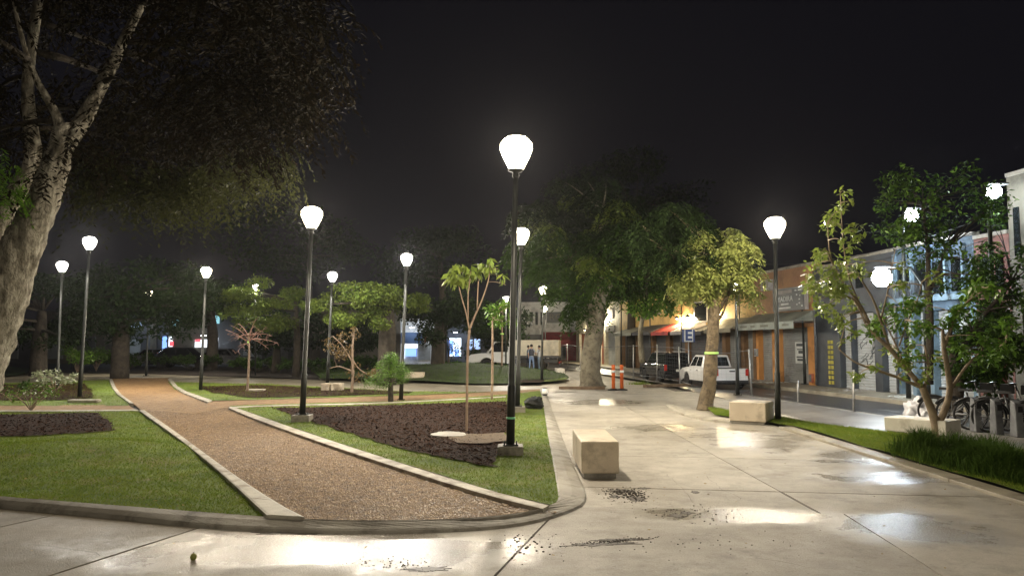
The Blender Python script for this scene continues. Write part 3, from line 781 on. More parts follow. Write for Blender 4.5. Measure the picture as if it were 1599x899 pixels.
a, b = G(-120, 566), G(84, 564)
k = MB(); k.box(((a.x + b.x) / 2, a.y, .3), ((b - a).length, .5, .75)); tag(k.build('low_wall', M['edging'], None, .02), 'low pale wall beyond the far walk at the left edge', 'wall')

# ------------------------------------------------------------------ trees
def leaf_cloud(centers, radii, n, size, m, name, parent, droop=0.3, flat=1.0, aspect=.42):
    centers = np.array(centers, float); radii = np.array(radii, float)
    if radii.ndim == 1: radii = np.stack([radii, radii, radii * flat], 1)
    w_ = np.prod(radii, 1); w_ = w_ / w_.sum()
    idx = RNG.choice(len(centers), n, p=w_)
    d = RNG.normal(0, 1, (n, 3)); d /= np.linalg.norm(d, axis=1)[:, None]
    r = RNG.uniform(.25, 1.0, n) ** .6
    c = centers[idx] + d * r[:, None] * radii[idx]
    ax = RNG.normal(0, 1, (n, 3)); ax[:, 2] = ax[:, 2] * .6 - droop * 2; ax /= np.linalg.norm(ax, axis=1)[:, None]
    up = RNG.normal(0, .7, (n, 3)) + np.array([0, 0, 1]); s = np.cross(ax, up); s /= np.linalg.norm(s, axis=1)[:, None] + 1e-9
    L = size * RNG.uniform(.6, 1.3, n)[:, None]; W_ = L * aspect
    nn = np.cross(s, ax)
    V = np.stack([c, c + ax * L * .5 - s * W_ * .5 + nn * L * .06, c + ax * L, c + ax * L * .5 + s * W_ * .5 + nn * L * .06], 1).reshape(-1, 3)
    return npmesh(name, V, np.arange(4 * n).reshape(-1, 4), m, parent)
def sprays(centers, radii, n, length, leaf, m, name, parent, per=14, flat=.8, fall=.9):
    """compound leaves: an arching stalk carrying paired leaflets"""
    centers = np.array(centers, float); radii = np.array(radii, float)
    if radii.ndim == 1: radii = np.stack([radii, radii, radii * flat], 1)
    w_ = np.prod(radii, 1); w_ /= w_.sum()
    idx = RNG.choice(len(centers), n, p=w_)
    d = RNG.normal(0, 1, (n, 3)); d /= np.linalg.norm(d, axis=1)[:, None]
    r = RNG.uniform(.3, 1.0, n) ** .6
    c = centers[idx] + d * r[:, None] * radii[idx]
    a = np.arctan2(d[:, 1], d[:, 0]) + RNG.normal(0, .6, n)
    h = np.stack([np.cos(a), np.sin(a), np.zeros(n)], 1); L = length * RNG.uniform(.6, 1.2, n)
    t = np.linspace(.1, 1, per)[None, :, None]
    side = np.stack([-np.sin(a), np.cos(a), np.zeros(n)], 1)
    fl = fall * RNG.uniform(.5, 1.3, n)[:, None, None]
    p = c[:, None] + h[:, None] * (t * (1 - .35 * t)) * L[:, None, None] + np.array([0, 0, -1.0]) * fl * (t ** 1.6) * L[:, None, None]
    sg = np.where(np.arange(per) % 2 == 0, 1, -1)[None, :, None]
    ax = side[:, None] * sg * .8 + h[:, None] * .35 + np.array([0, 0, -.55]) + RNG.normal(0, .2, (n, per, 3))
    ax /= np.linalg.norm(ax, axis=2)[..., None]
    s = np.cross(ax, np.array([0, 0, 1.0]) + RNG.normal(0, .35, (n, per, 3))); s /= np.linalg.norm(s, axis=2)[..., None] + 1e-9
    lf = leaf * RNG.uniform(.7, 1.2, (n, per, 1))
    V = np.stack([p, p + ax * lf * .5 - s * lf * .16, p + ax * lf, p + ax * lf * .5 + s * lf * .16], 2).reshape(-1, 3)
    return npmesh(name, V, np.arange(len(V)).reshape(-1, 4), m, parent)
def curve3(a, b, bend, n=6):
    a, b = Vector(a), Vector(b); mid = (a + b) / 2 + Vector(bend)
    return [(a * (1 - t) + mid * t) * (1 - t) + (mid * (1 - t) + b * t) * t for t in [i / n for i in range(n + 1)]]
def twigs(mb, limb_pts, centers, r0, rnd=.3, n=5, sides=5):
    for c in centers:
        c = Vector(c); s = min(limb_pts, key=lambda p: (Vector(p) - c).length + (2.0 if p[2] > c.z + .3 else 0))
        L = (c - Vector(s)).length
        pts = curve3(s, c, (random.uniform(-rnd, rnd) * L * .3, random.uniform(-rnd, rnd) * L * .3, L * .12), n)
        mb.tube(pts, [max(.006, r0 * (1 - i / (n + .5))) for i in range(n + 1)], sides)
def limbpx(l, y, dy=0.0):
    """l: list of (px, py, width_px); -> points, radii at depth y"""
    pts, rad = [], []
    for i, (a, b, w_) in enumerate(l):
        yy = y + dy * i / max(1, len(l) - 1)
        pts.append(P(a, b, yy)); rad.append(w_ / 2 / FPX * yy)
    return pts, rad
def finer(pts, rad, k=4):
    P_, R_ = [], []
    n = len(pts)
    for i in range(n - 1):
        p0, p1, p2, p3 = pts[max(i - 1, 0)], pts[i], pts[i + 1], pts[min(i + 2, n - 1)]
        for j in range(k):
            t = j / k
            P_.append(.5 * ((2 * p1) + (p2 - p0) * t + (2 * p0 - 5 * p1 + 4 * p2 - p3) * t * t + (3 * p1 - p0 - 3 * p2 + p3) * t ** 3))
            R_.append(rad[i] * (1 - t) + rad[i + 1] * t)
    return P_ + [pts[-1]], R_ + [rad[-1]]

# T1: big leaning tree at the left
yT = 12.0
t = thing('broad_tree', P(-95, 730, yT), 'huge leaning tree with rough pale bark at the left edge, dark crown overhead', 'tree')
main = [(-96, 735, 110), (-70, 660, 88), (-32, 560, 78), (2, 470, 70), (28, 400, 62), (56, 340, 50), (76, 290, 43), (92, 240, 37), (101, 205, 33), (101, 196, 24)]
b1, r1 = finer(*limbpx(main, yT), 14)
k = MB(); k.tube(b1, r1, 44, rough=.13, rs=9)
rb2, rr2 = finer(*limbpx([(108, 222, 27), (128, 190, 25), (150, 150, 22), (172, 108, 18), (200, 50, 15), (240, -30, 12)], yT, .4), 4)
lb2, lr2 = finer(*limbpx([(98, 215, 22), (88, 180, 14), (74, 155, 12), (57, 125, 10), (40, 80, 8), (20, 0, 6)], yT, -.3), 4)
k.tube(rb2, rr2, 16, rough=.12, rs=6); k.tube(lb2, lr2, 12, rough=.12, rs=6)
k.build('trunk', M['bark1'], t)
k = MB(); sb2, sr2 = finer(*limbpx([(-75, 640, 60), (-50, 480, 50), (-22, 405, 42), (0, 352, 34), (20, 312, 31), (44, 272, 27), (52, 235, 24), (47, 190, 20), (44, 120, 17), (60, 0, 14)], yT + .9), 6)
k.tube(sb2, sr2, 20, rough=.14, rs=5); k.build('trunk', M['bark1'], t)
k = MB(); hubs = [*rb2, *lb2, *sb2[-14:]]
cc = []; cr = []
for i in range(95):
    px = random.uniform(-160, 470); top = -260
    lo = 285 - 40 * abs(math.sin(px * .012)) + random.uniform(-25, 5)
    if px > 360: lo -= (px - 360) * 1.1
    py = random.uniform(top, lo); yy = random.uniform(9.5, 18)
    cc.append(P(px, py, yy)); cr.append(random.uniform(.55, 1.1))
twigs(k, hubs, cc[::3], .06, .4, 6); k.build('branch', M['barkdk'], t)
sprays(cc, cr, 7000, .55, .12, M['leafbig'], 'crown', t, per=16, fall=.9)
# hanging fringe, and a small bunch at left edge coloured brighter as if lit
fr_c = [P(x, 262 + random.uniform(-22, 22), random.uniform(14, 17)) for x in range(120, 430, 22)]
sprays(fr_c, [.5] * len(fr_c), 700, .7, .13, leafmat('leaf_fringe', (.03, .035, .012), (.055, .06, .018), .3, .7), 'hanging_foliage', t, per=18, fall=1.3)
lc = [P(-5, 250, 11), P(-8, 285, 11), P(4, 300, 11.2)]
sprays(lc, [.25, .3, .2], 90, .4, .10, M['leafgreen'], 'foliage', t, per=12)

# T2 tree with trunk between kerb and street
def px_tree(name, lab, y, limbs, crown_px, mbark, leaves, tw_r=.04, base=None, rough=.1, cat='tree', sides=14, group=None, dup=1.5):
    base = base or P(limbs[0][0][0], limbs[0][0][1], y)
    t = thing(name, (base.x, base.y, 0), lab, cat, group)
    k = MB(); hub = []
    for l in limbs:
        p, r = finer(*limbpx(l, y), 4); k.tube(p, r, sides, rough=rough, rs=5); hub += p[len(p) // 3:]
    k.build('trunk', mbark, t)
    cc, cr = [], []
    for (a, b, rpx, dy) in crown_px:
        cc.append(P(a, b, y + dy)); cr.append(rpx / FPX * y)
    k = MB(); twigs(k, hub, cc, tw_r, .35, 5); k.build('branch', mbark, t)
    for (kind, idx, n, a, b, m) in leaves:
        c2 = [cc[i] for i in idx] if idx is not None else cc; r2 = [cr[i] for i in idx] if idx is not None else cr
        if kind == 's': sprays(c2, r2, n, a, b, m, 'crown', t)
        else: leaf_cloud(c2, r2, n, a, m, 'crown', t, droop=b)
    return t
def blob(x0, x1, y0, y1, n, r, dy=2.0, seed=0):
    rr = random.Random(seed); out = []
    while len(out) < n:
        u, v = rr.uniform(-1, 1), rr.uniform(-1, 1)
        if u * u + v * v > 1: continue
        out.append(((x0 + x1) / 2 + u * (x1 - x0) / 2, (y0 + y1) / 2 + v * (y1 - y0) / 2, rr.uniform(.7, 1.3) * r, rr.uniform(-dy, dy)))
    return out
c1 = blob(815, 1010, 270, 480, 46, 20, 2.4, 1)
c1b = blob(885, 960, 375, 425, 6, 14, 1.5, 2)
yt2 = G(925, 606).y
px_tree('broad_tree', 'large tree with a flared pale trunk between the plaza planks and the street', yt2,
        [[(925, 608, 44), (923, 597, 34), (922, 570, 30), (926, 530, 28), (932, 495, 27), (934, 460, 26), (938, 420, 22), (945, 380, 17), (940, 330, 12)],
         [(935, 450, 18), (915, 420, 13), (895, 395, 10), (870, 370, 8)], [(936, 470, 16), (960, 430, 12), (985, 405, 9), (1000, 380, 6)]],
        c1 + c1b, M['bark2'], [('s', [i for i in range(46) if c1[i][1] < 360], 900, .9, .26, M['leafbg_unlit']), ('s', [i for i in range(46) if c1[i][1] >= 360], 1300, .9, .26, M['leafdk']), ('s', list(range(46, 52)), 240, .8, .24, M['leafwarm']), ('s', [0, 5, 9, 14, 20, 27, 33], 380, .9, .24, M['leafwarm'])], .06)  # darker top and brighter clumps paint in where the lamplight reaches
# bright green lower foliage between (980-1100), upper clusters coloured dark as unlit
px_tree('street_tree', 'bushy bright green tree before the yellow shops, left of the pickup', 38,
        [[(1003, 566, 9), (1000, 530, 8), (1001, 510, 7), (1006, 480, 7), (1010, 440, 5)], [(1003, 500, 5), (1030, 470, 4), (1060, 450, 3)]],
        blob(955, 1085, 425, 482, 24, 14, 1.6, 3) + blob(985, 1110, 330, 440, 26, 20, 2, 4), M['bark2'],
        [('l', list(range(24)), 3400, .26, .3, M['leafgreen']), ('s', list(range(24, 50)), 1000, .9, .22, M['leafbg_unlit'])], .05)
# T3 banded tree
yt3 = G(1104, 640).y
t3 = px_tree('street_tree', 'tree with a light green band on its trunk and drooping leaves, beside a bench block', yt3,
        [[(1102, 640, 30), (1103, 628, 24), (1107, 600, 21), (1110, 560, 20), (1113, 520, 19), (1114, 485, 18), (1113, 465, 14), (1110, 430, 10), (1108, 400, 7)],
         [(1114, 500, 8), (1128, 475, 6), (1142, 450, 5), (1150, 425, 4)], [(1112, 480, 9), (1095, 455, 7), (1080, 430, 5)], [(1117, 505, 6), (1128, 490, 4), (1136, 468, 3)]],
        blob(1062, 1150, 385, 450, 20, 14, .8, 5) + blob(1000, 1110, 320, 410, 26, 18, 1.5, 6) + blob(1135, 1190, 405, 460, 8, 12, .6, 7) + blob(1090, 1180, 350, 400, 8, 15, .8, 17), M['bark3'],
        [('s', list(range(20)), 560, .55, .19, M['leafwillow']), ('s', list(range(20, 46)), 650, .6, .17, M['leafbg_unlit']), ('s', list(range(46, 62)), 300, .5, .17, M['leafwillow'])], .035, rough=.22)  # near-black clusters paint the unlit upper part of the crown
p = P(1111, 551, yt3); k = MB(); k.lathe([(.205, -.03), (.205, .03)], p, 16); k.build('tape_band', M['tape'], t3)
# T4 branching tree at right
yt4 = G(1462, 684).y
T4l = [[(1461, 690, 18.1), (1462, 668, 13.9), (1455, 640, 11.8), (1446, 618, 11.1), (1440, 604, 10.5)], [(1440, 604, 9.1), (1415, 575, 7.6), (1390, 545, 7.0), (1365, 520, 6.3), (1345, 480, 4.8), (1310, 430, 3.5), (1290, 390, 2.1)], [(1440, 606, 6.3), (1410, 592, 4.8), (1370, 578, 4.2), (1335, 565, 2.8), (1310, 545, 2.1)], [(1462, 668, 11.8), (1475, 640, 9.8), (1483, 610, 9.1), (1480, 580, 8.3), (1474, 545, 7.0), (1472, 515, 4.2)], [(1390, 545, 4.8), (1375, 500, 4.2), (1362, 465, 3.5), (1340, 430, 2.1)], [(1443, 606, 4.8), (1450, 575, 4.2), (1444, 540, 2.8)], [(1372, 530, 4.2), (1352, 505, 3.5), (1335, 470, 2.8), (1315, 460, 2.1)], [(1345, 480, 2.8), (1320, 445, 2.5), (1298, 405, 2.1), (1292, 350, 1.4)], [(1415, 575, 3.5), (1400, 540, 2.8), (1380, 500, 2.1)], [(1345, 480, 3), (1328, 440, 2.4), (1318, 390, 2), (1314, 340, 1.6), (1312, 300, 1.2)], [(1375, 500, 3), (1385, 460, 2.4), (1392, 420, 2), (1398, 390, 1.4)], [(1474, 545, 5), (1490, 500, 4), (1512, 470, 3), (1540, 450, 2)], [(1483, 610, 5), (1510, 570, 4), (1540, 545, 3), (1570, 535, 2)], [(1404, 540, 3), (1418, 500, 2.4), (1432, 470, 2), (1440, 440, 1.4)]]
cr4 = blob(1258, 1350, 325, 500, 26, 13, .7, 8) + blob(1360, 1470, 470, 560, 26, 12, .7, 9) + blob(1320, 1470, 540, 600, 12, 9, .6, 10) + blob(1280, 1340, 420, 560, 12, 9, .6, 11) + blob(1380, 1480, 400, 480, 8, 9, .6, 19) + blob(1290, 1330, 290, 350, 6, 9, .4, 31) + blob(1470, 1590, 440, 560, 18, 11, .6, 32)
px_tree('branching_tree', 'small multi stemmed tree with sparse rounded leaves in the right grass strip', yt4, T4l, cr4, mat('smooth_bark', (.30, .23, .15), (.19, .14, .09), .7, 5, bump=.01),
        [('l', list(range(26)), 900, .135, .2, M['leafwarm']), ('l', list(range(26, 52)), 950, .13, .2, M['leafgreen']), ('l', list(range(52, 90)), 900, .13, .2, M['leafwarm']), ('l', list(range(90, 108)), 900, .15, .2, M['leafgreen'])], .018, sides=10)
px_tree('dark_tree', 'taller dark leaved tree behind the branching tree at the right edge', 22,
        [[(1492, 664, 21), (1493, 630, 20), (1494, 600, 19), (1490, 560, 14), (1480, 520, 12)], [(1452, 600, 10), (1452, 500, 11), (1450, 450, 9), (1448, 380, 6), (1440, 320, 4)], [(1452, 455, 6), (1466, 420, 4), (1475, 390, 3)], [(1490, 560, 9), (1530, 500, 7), (1580, 440, 5)]],
        blob(1480, 1620, 490, 610, 40, 18, 1.2, 12) + blob(1500, 1640, 380, 500, 30, 18, 1.2, 13) + blob(1370, 1560, 250, 410, 46, 19, 1.2, 14) + blob(1450, 1560, 420, 500, 12, 13, 1, 15), M['barkdk'],
        [('l', list(range(40)), 3800, .2, .25, M['leafdk']), ('l', list(range(40, 70)), 1900, .18, .25, M['leafdk']), ('l', list(range(70, 128)), 3000, .17, .25, M['leafdk']), ('l', list(range(20, 60)), 900, .18, .2, M['leafgreen']), ('l', list(range(70, 128)), 350, .16, .2, M['leafgreen'])], .03)
# saplings
ys = G(729, 681).y
sp = px_tree('sapling', 'tall thin sapling with large lit leaves in the mulch bed', ys,
        [[(728, 682, 4.5), (729, 640, 4), (730, 560, 4), (733, 515, 4)], [(733, 515, 3.2), (728, 490, 2.4), (721, 465, 2), (716, 445, 1.6)], [(733, 515, 3.5), (742, 492, 3), (752, 470, 2.4), (762, 440, 2), (765, 420, 1.6)], [(731, 500, 2), (731, 460, 2), (735, 430, 1.4)], [(745, 485, 2), (747, 440, 1.8), (752, 415, 1.4)]],
        [(716, 425, 17, 0), (708, 435, 12, .1), (735, 424, 12, 0), (728, 440, 9, .1), (752, 420, 12, 0), (765, 412, 12, -.1), (778, 420, 9, .1), (786, 432, 7, 0), (790, 445, 6, 0)], M['twig'],
        [('l', None, 210, .19, .7, M['leafwarm'])], .006, sides=7, cat='sapling')
def sapling(px, pyb, pyt, lab, tape=None, crown=(), m='leafgreen', n=200, lf=.12, stem=5):
    y = G(px, pyb).y
    limbs = [[(px, pyb, stem), (px + 1, (pyb + pyt) / 2, stem), (px + 1, pyt, stem * .7)]]
    t = px_tree('sapling', lab, y, limbs, crown, M['twig'], [('l', None, n, lf, .3, M[m])] if n else [], .012, cat='sapling', sides=6)
    if tape:
        p = P(px + 1, tape, y); k = MB(); k.lathe([(stem / FPX * y, -.04), (stem / FPX * y, .04)], p, 10); k.build('tape_band', M['tape'], t)
    return t
sapling(768, 628, 500, 'thin sapling with narrow crown close behind the near lamp poles', None, blob(762, 805, 465, 520, 9, 9, .4, 20), 'leafgreen', 380, .15, 4)
sapling(783, 590, 500, 'sapling with a yellow green band before the white truck', 521, blob(768, 800, 470, 505, 7, 9, .4, 21), 'leafgreen', 350, .2, 3)
sapling(700, 573, 530, 'bushy young tree on the far grass mound', None, blob(685, 715, 535, 570, 6, 10, .4, 22), 'leafdk', 350, .25, 3)
sapling(738, 574, 530, 'leafy young tree at the right of the mound before the people', None, blob(725, 748, 538, 572, 6, 9, .4, 23), 'leafdk', 350, .25, 3)
# bare pinkish sapling
y = G(388, 614).y
t = thing('bare_sapling', G(388, 614), 'bare pinkish sapling with spreading twigs and a green band, in the far mulch bed', 'sapling')
k = MB(); p, r = finer(*limbpx([(386, 615, 4.5), (388, 580, 3.5), (389, 550, 3.2), (388, 520, 3)], y), 3); k.tube(p, r, 7)
k.build('trunk', M['twig'], t); k = MB(); rr = random.Random(5)
ends = [(352, 515), (360, 508), (372, 505), (365, 530), (395, 508), (405, 515), (418, 512), (425, 524), (410, 530), (432, 535), (400, 498), (375, 540), (420, 545), (368, 552), (355, 522)]
for e in ends:
    yy = y + rr.uniform(-.6, .6); pts = curve3(P(388, 530 + rr.uniform(-8, 10), y), P(*e, yy), (0, 0, .15), 5); k.tube(pts, [.018, .015, .012, .009, .007, .005], 5)
    for _ in range(3):
        s0 = pts[rr.randint(2, 5)]; k.tube(curve3(s0, s0 + Vector((rr.uniform(-.35, .35), rr.uniform(-.3, .3), rr.uniform(-.25, .2))), (0, 0, .05), 3), [.007, .006, .005, .004], 4)
k.build('branch', M['twigpink'], t)
p = P(388, 534, y); k = MB(); k.lathe([(.045, -.04), (.045, .04)], p, 10); k.build('tape_band', M['tape'], t)
# dry brown leaved sapling
px_tree('dry_sapling', 'young tree with dry brown leaves behind the mulch bed', G(549, 616).y,
        [[(549, 616, 5), (551, 580, 5), (550, 550, 4), (553, 515, 3)], [(550, 565, 3), (535, 540, 2), (520, 525, 2)], [(551, 580, 3), (530, 572, 2), (515, 575, 1.5)], [(550, 560, 3), (560, 575, 2), (575, 585, 2)]],
        blob(505, 562, 508, 555, 12, 9, .5, 24) + blob(545, 590, 560, 590, 5, 8, .4, 25), M['twig'], [('l', None, 520, .13, .6, M['leafbrown'])], .01, sides=6, cat='sapling')
# feathery conifer
yc = G(610, 632).y
t = thing('conifer_sapling', G(610, 632), 'small dark feathery conifer at the back of the mulch bed', 'sapling')
k = MB(); p, r = finer(*limbpx([(610, 632, 9), (610, 600, 8), (611, 550, 4)], yc), 3); k.tube(p, r, 8)
fc = []
for i in range(34):
    a = random.uniform(0, 6.28); h_ = random.uniform(0, 1); rad = (1 - h_) * 36 + 6
    c0 = P(610, 605 - h_ * 48, yc); e = c0 + Vector((math.cos(a), math.sin(a), .12)) * rad / FPX * yc
    k.tube(curve3(c0, e, (0, 0, .08), 4), [.012, .01, .008, .006, .004], 4); fc += [c0.lerp(e, .5), c0.lerp(e, .85), e]
k.build('trunk', M['barkdk'], t)
leaf_cloud(fc, [.17] * len(fc), 5200, .075, M['leafgreen'], 'crown', t, droop=.1, aspect=.2)

# background trees
def bgtree(px, pb, y, tw, crown, n, leaf, m, lab, lit=None, fl=.75, trunk_top=None):
    base = P(px, pb, y); t = thing('park_tree', (base.x, y, 0), lab, 'tree', 'trees across the far lawn')
    tt = trunk_top or (crown[2] + crown[3]) / 2
    k = MB(); p, r = finer([Vector((base.x, y, 0)), P(px + 2, (pb + tt) / 2, y), P(px + random.uniform(-6, 6), tt, y)], [tw / 2 / FPX * y * 1.2, tw / 2 / FPX * y, tw / 4 / FPX * y], 4)
    k.tube(p, r, 10, rough=.12)
    bl = blob(*crown[:4], crown[4], crown[5], y * .06, int(px) + 77)
    cc = [P(a, b, y + d) for a, b, _, d in bl]; cr = [q[2] / FPX * y for q in bl]
    twigs(k, p[-4:], cc[::2], tw / 7 / FPX * y, .4, 5); k.build('trunk', M['barkdk'], t)
    leaf_cloud(cc, np.stack([np.array(cr) * 1.5, np.array(cr) * 1.3, np.array(cr) * fl], 1), n, leaf, m, 'crown', t, droop=.2)
    return t
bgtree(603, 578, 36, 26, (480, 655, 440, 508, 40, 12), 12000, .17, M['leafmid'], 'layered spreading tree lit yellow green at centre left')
bgtree(683, 573, 44, 20, (640, 760, 450, 530, 26, 15), 6000, .26, M['leafbg_unlit'], 'dark spreading tree on the mound before the blue lit shop')
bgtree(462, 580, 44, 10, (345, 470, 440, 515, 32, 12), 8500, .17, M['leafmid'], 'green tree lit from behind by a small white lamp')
bgtree(187, 577, 42, 24, (110, 330, 400, 530, 46, 22), 8000, .3, M['leafbg_unlit'], 'dark thick trunked tree behind the leftmost lamps')
bgtree(60, 575, 46, 22, (-70, 150, 430, 540, 30, 22), 6000, .3, M['leafbg_unlit'], 'dark tree mass at the left edge behind the leaning trunk')
bgtree(330, 570, 54, 16, (240, 400, 440, 500, 26, 18), 5000, .34, M['leafbg_unlit'], 'dark tree above the parked car across the park')
bgtree(430, 572, 50, 12, (390, 500, 480, 555, 22, 14), 4500, .3, M['leafbg_unlit'], 'dark tree between the bare sapling and the dry sapling')
bgtree(545, 572, 52, 12, (500, 600, 490, 550, 20, 14), 4000, .3, M['leafbg_unlit'], 'dark tree behind the dry brown sapling')
bgtree(775, 566, 58, 10, (735, 820, 465, 540, 26, 13), 5500, .3, M['leafbg_unlit'], 'green tree above the white truck')
bgtree(690, 562, 62, 12, (600, 760, 350, 450, 30, 22), 5000, .4, M['leafbg_unlit'], 'tall dim tree rising behind the centre of the park')
bgtree(480, 566, 64, 12, (340, 560, 330, 440, 34, 26), 5000, .4, M['leafbg_unlit'], 'tall dim tree mass behind the second lamp')
bgtree(985, 556, 62, 12, (850, 1110, 250, 420, 50, 28), 9000, .4, M['leafbg_unlit'], 'tall dark tree crown high behind the street trees')

# shrubs
def shrub(px, py, w_, h_, n, leaf, m, lab, nst=7, droop=.1, name='shrub', m2=None):
    b = G(px, py, .08); s = b.y / FPX
    t = thing(name, b, lab, 'shrub'); k = MB(); cc = []; cr = []
    for i in range(nst):
        a = random.uniform(0, 6.28); e = b + Vector((math.cos(a) * w_ / 2 * s * random.uniform(.3, .9), math.sin(a) * w_ / 2 * s * .6, h_ * s * random.uniform(.5, .9)))
        k.tube(curve3(b, e, (0, 0, h_ * s * .2), 4), [.012, .01, .008, .006, .005], 5); cc.append(e); cr.append(h_ * s * .22)
    k.build('stem', M['twig'] if m2 is None else m2, t)
    leaf_cloud(cc, cr, n, leaf, m, 'foliage', t, droop=droop, aspect=.5)
    return t
shrub(85, 614, 75, 34, 420, .13, M['leafpale'], 'low shrub with pale leaves in front of the leftmost lamp post', 12)
shrub(48, 641, 88, 42, 260, .09, M['leafgreen'], 'dark rose bush with glossy leaves at the left edge of the cross path', 10)
shrub(20, 628, 80, 34, 260, .11, M['leafdk'], 'dark bush in the mulch at the left edge', 9)
shrub(120, 583, 62, 40, 900, .17, M['leafgreen'], 'rounded green bush behind the tall left lamp post', 10)
shrub(150, 580, 50, 36, 700, .17, M['leafgreen'], 'green bush right of the tall left lamp post', 10)
for i, (px, py, w_, h_, lab) in enumerate([(200, 578, 120, 26, 'low dark hedge before the side street, left part'), (300, 578, 120, 24, 'low dark hedge under the parked car'), (400, 581, 110, 22, 'low dark hedge behind the bare sapling'), (480, 584, 100, 24, 'low dark hedge behind the far lamp and blocks'), (575, 583, 90, 26, 'low dark shrubs left of the mound'), (700, 580, 60, 14, 'tiny shrubs on the crest of the mound')]):
    shrub(px, py, w_, h_, 1800, .2, M['leafdk'], lab, 26, name='hedge', m2=M['barkdk'])

# tall grass clump under T4
q = []
for (cx, cy, sx, sy, n) in [(1440, 718, 26, 6, 2600), (1492, 730, 34, 8, 4600), (1545, 744, 34, 9, 4600), (1592, 757, 30, 10, 3800), (1520, 722, 40, 7, 2800)]:
    c0 = G(cx, cy); ex = (G(cx + sx, cy) - c0).x; ey = abs(G(cx, cy - sy).y - c0.y)
    q.append(np.column_stack([RNG.normal(c0.x, ex * .55, n), RNG.normal(c0.y, ey * .55, n)]))
q = np.concatenate(q); n = len(q)
a = RNG.uniform(0, 2 * np.pi, n); hh = RNG.uniform(.18, .50, n) * np.array([.75 + .9 * noise.noise(Vector((x * 1.6, y * 1.6, 2))) for x, y in q]).clip(.45, 1.3); o_ = RNG.uniform(.08, .3, n)
bb = np.stack([-np.sin(a), np.cos(a), np.zeros(n)], 1) * .005; dd = np.stack([np.cos(a), np.sin(a), np.zeros(n)], 1)
base = np.column_stack([q, np.full(n, .06)]); mid = base + dd * (o_ * .35)[:, None] + np.array([0, 0, 1]) * (hh * .7)[:, None]; tp = base + dd * o_[:, None] + np.array([0, 0, 1]) * (hh * .9)[:, None]
V = np.stack([base - bb, base + bb, mid + bb * .8, tp, mid - bb * .8], 1).reshape(-1, 3)
F = np.concatenate([np.stack([np.arange(n) * 5 + i for i in (0, 1, 2, 4)], 1)])
me = npmesh('tall_grass', V, np.concatenate([np.stack([np.arange(n) * 5 + i for i in (0, 1, 2)], 1), np.stack([np.arange(n) * 5 + i for i in (0, 2, 4)], 1), np.stack([np.arange(n) * 5 + i for i in (4, 2, 3)], 1)]), M['bladedk'])
stuff(me, 'tall dark tufted grass round the foot of the branching tree')

# ------------------------------------------------------------------ shop row along the street
def yfac(px, py=560.0):
    r = ray(px, py); u = r.x / r.y
    return 19.0 / (u + 0.147)
FD = Vector((-0.147, 1, 0)).normalized()      # along the row, away from the viewer
FN = Vector((-1, -0.147, 0)).normalized()     # out of the facade, towards the street
F0 = Vector((19.0, 0, 0))
FANG = math.atan2(FD.y, FD.x)
def sfac(px): return Vector((facx(yfac(px)) - 19.0, yfac(px), 0)).dot(FD)
def fz(px, py): return P(px, py, yfac(px)).z
def fp(s, o, z): return F0 + FD * s + FN * o + Vector((0, 0, z))
def fbox(mb, s0, s1, o0, o1, z0, z1):
    s0, s1 = min(s0, s1), max(s0, s1)
    return mb.hexa([fp(s0, o0, z0), fp(s0, o1, z0), fp(s1, o1, z0), fp(s1, o0, z0)][::-1], [fp(s0, o0, z1), fp(s0, o1, z1), fp(s1, o1, z1), fp(s1, o0, z1)][::-1])
def shutter(px0, px1, ztop, m, root, name='shutter', o=-.28, z0=.02):
    s0, s1 = sfac(px0), sfac(px1); s0, s1 = min(s0, s1), max(s0, s1)
    k = MB(); n = int((ztop - z0) / .11); vs = []
    prof = []
    for i in range(n):
        z = z0 + (ztop - z0) * i / n; h = (ztop - z0) / n
        prof += [(o, z), (o + .022, z + h * .3), (o + .022, z + h * .75), (o, z + h * .98)]
    prof.append((o, ztop))
    vs = [fp(s0, a, z) for a, z in prof] + [fp(s1, a, z) for a, z in prof]; q = len(prof)
    k.add(vs, [(i, i + 1, q + i + 1, q + i) for i in range(q - 1)])
    return k.build(name, m, root)
def panel(px0, px1, z0, z1, m, root, name, o=-.24, th=.05):
    k = MB(); fbox(k, sfac(px0), sfac(px1), o - th, o, z0, z1); return k.build(name, m, root)
def shop(name, px0, px1, ztop, m, lab, bays, zl=2.75, depth=9, pillar=None, group=None, z0=.02):
    """bays: (px0, px1) openings below zl; walls between them are pillars"""
    s_hi, s_lo = sfac(px0), sfac(px1)
    c = fp((s_hi + s_lo) / 2, 0, 0)
    t = thing(name, c, lab, 'building', group)
    k = MB(); fbox(k, s_lo + .004, s_hi - .004, -depth, 0, zl, ztop)
    fbox(k, s_lo + .004, s_hi - .004, -depth, -.34, z0, zl - .001); k.build('wall', m, t)
    k = MB(); fbox(k, s_lo + .01, s_hi - .01, -.25, .05, ztop + .001, ztop + .12); k.build('parapet_cap', M['kerb'], t)
    edges = [px0] + [e for b in bays for e in b] + [px1]
    for a, b in zip(edges[::2], edges[1::2]):
        if abs(b - a) < .5: continue
        k = MB(); fbox(k, sfac(a) - .006, sfac(b) + .006, -.339, .001, z0, zl - .002); k.build('pillar', pillar or m, t)
    return t
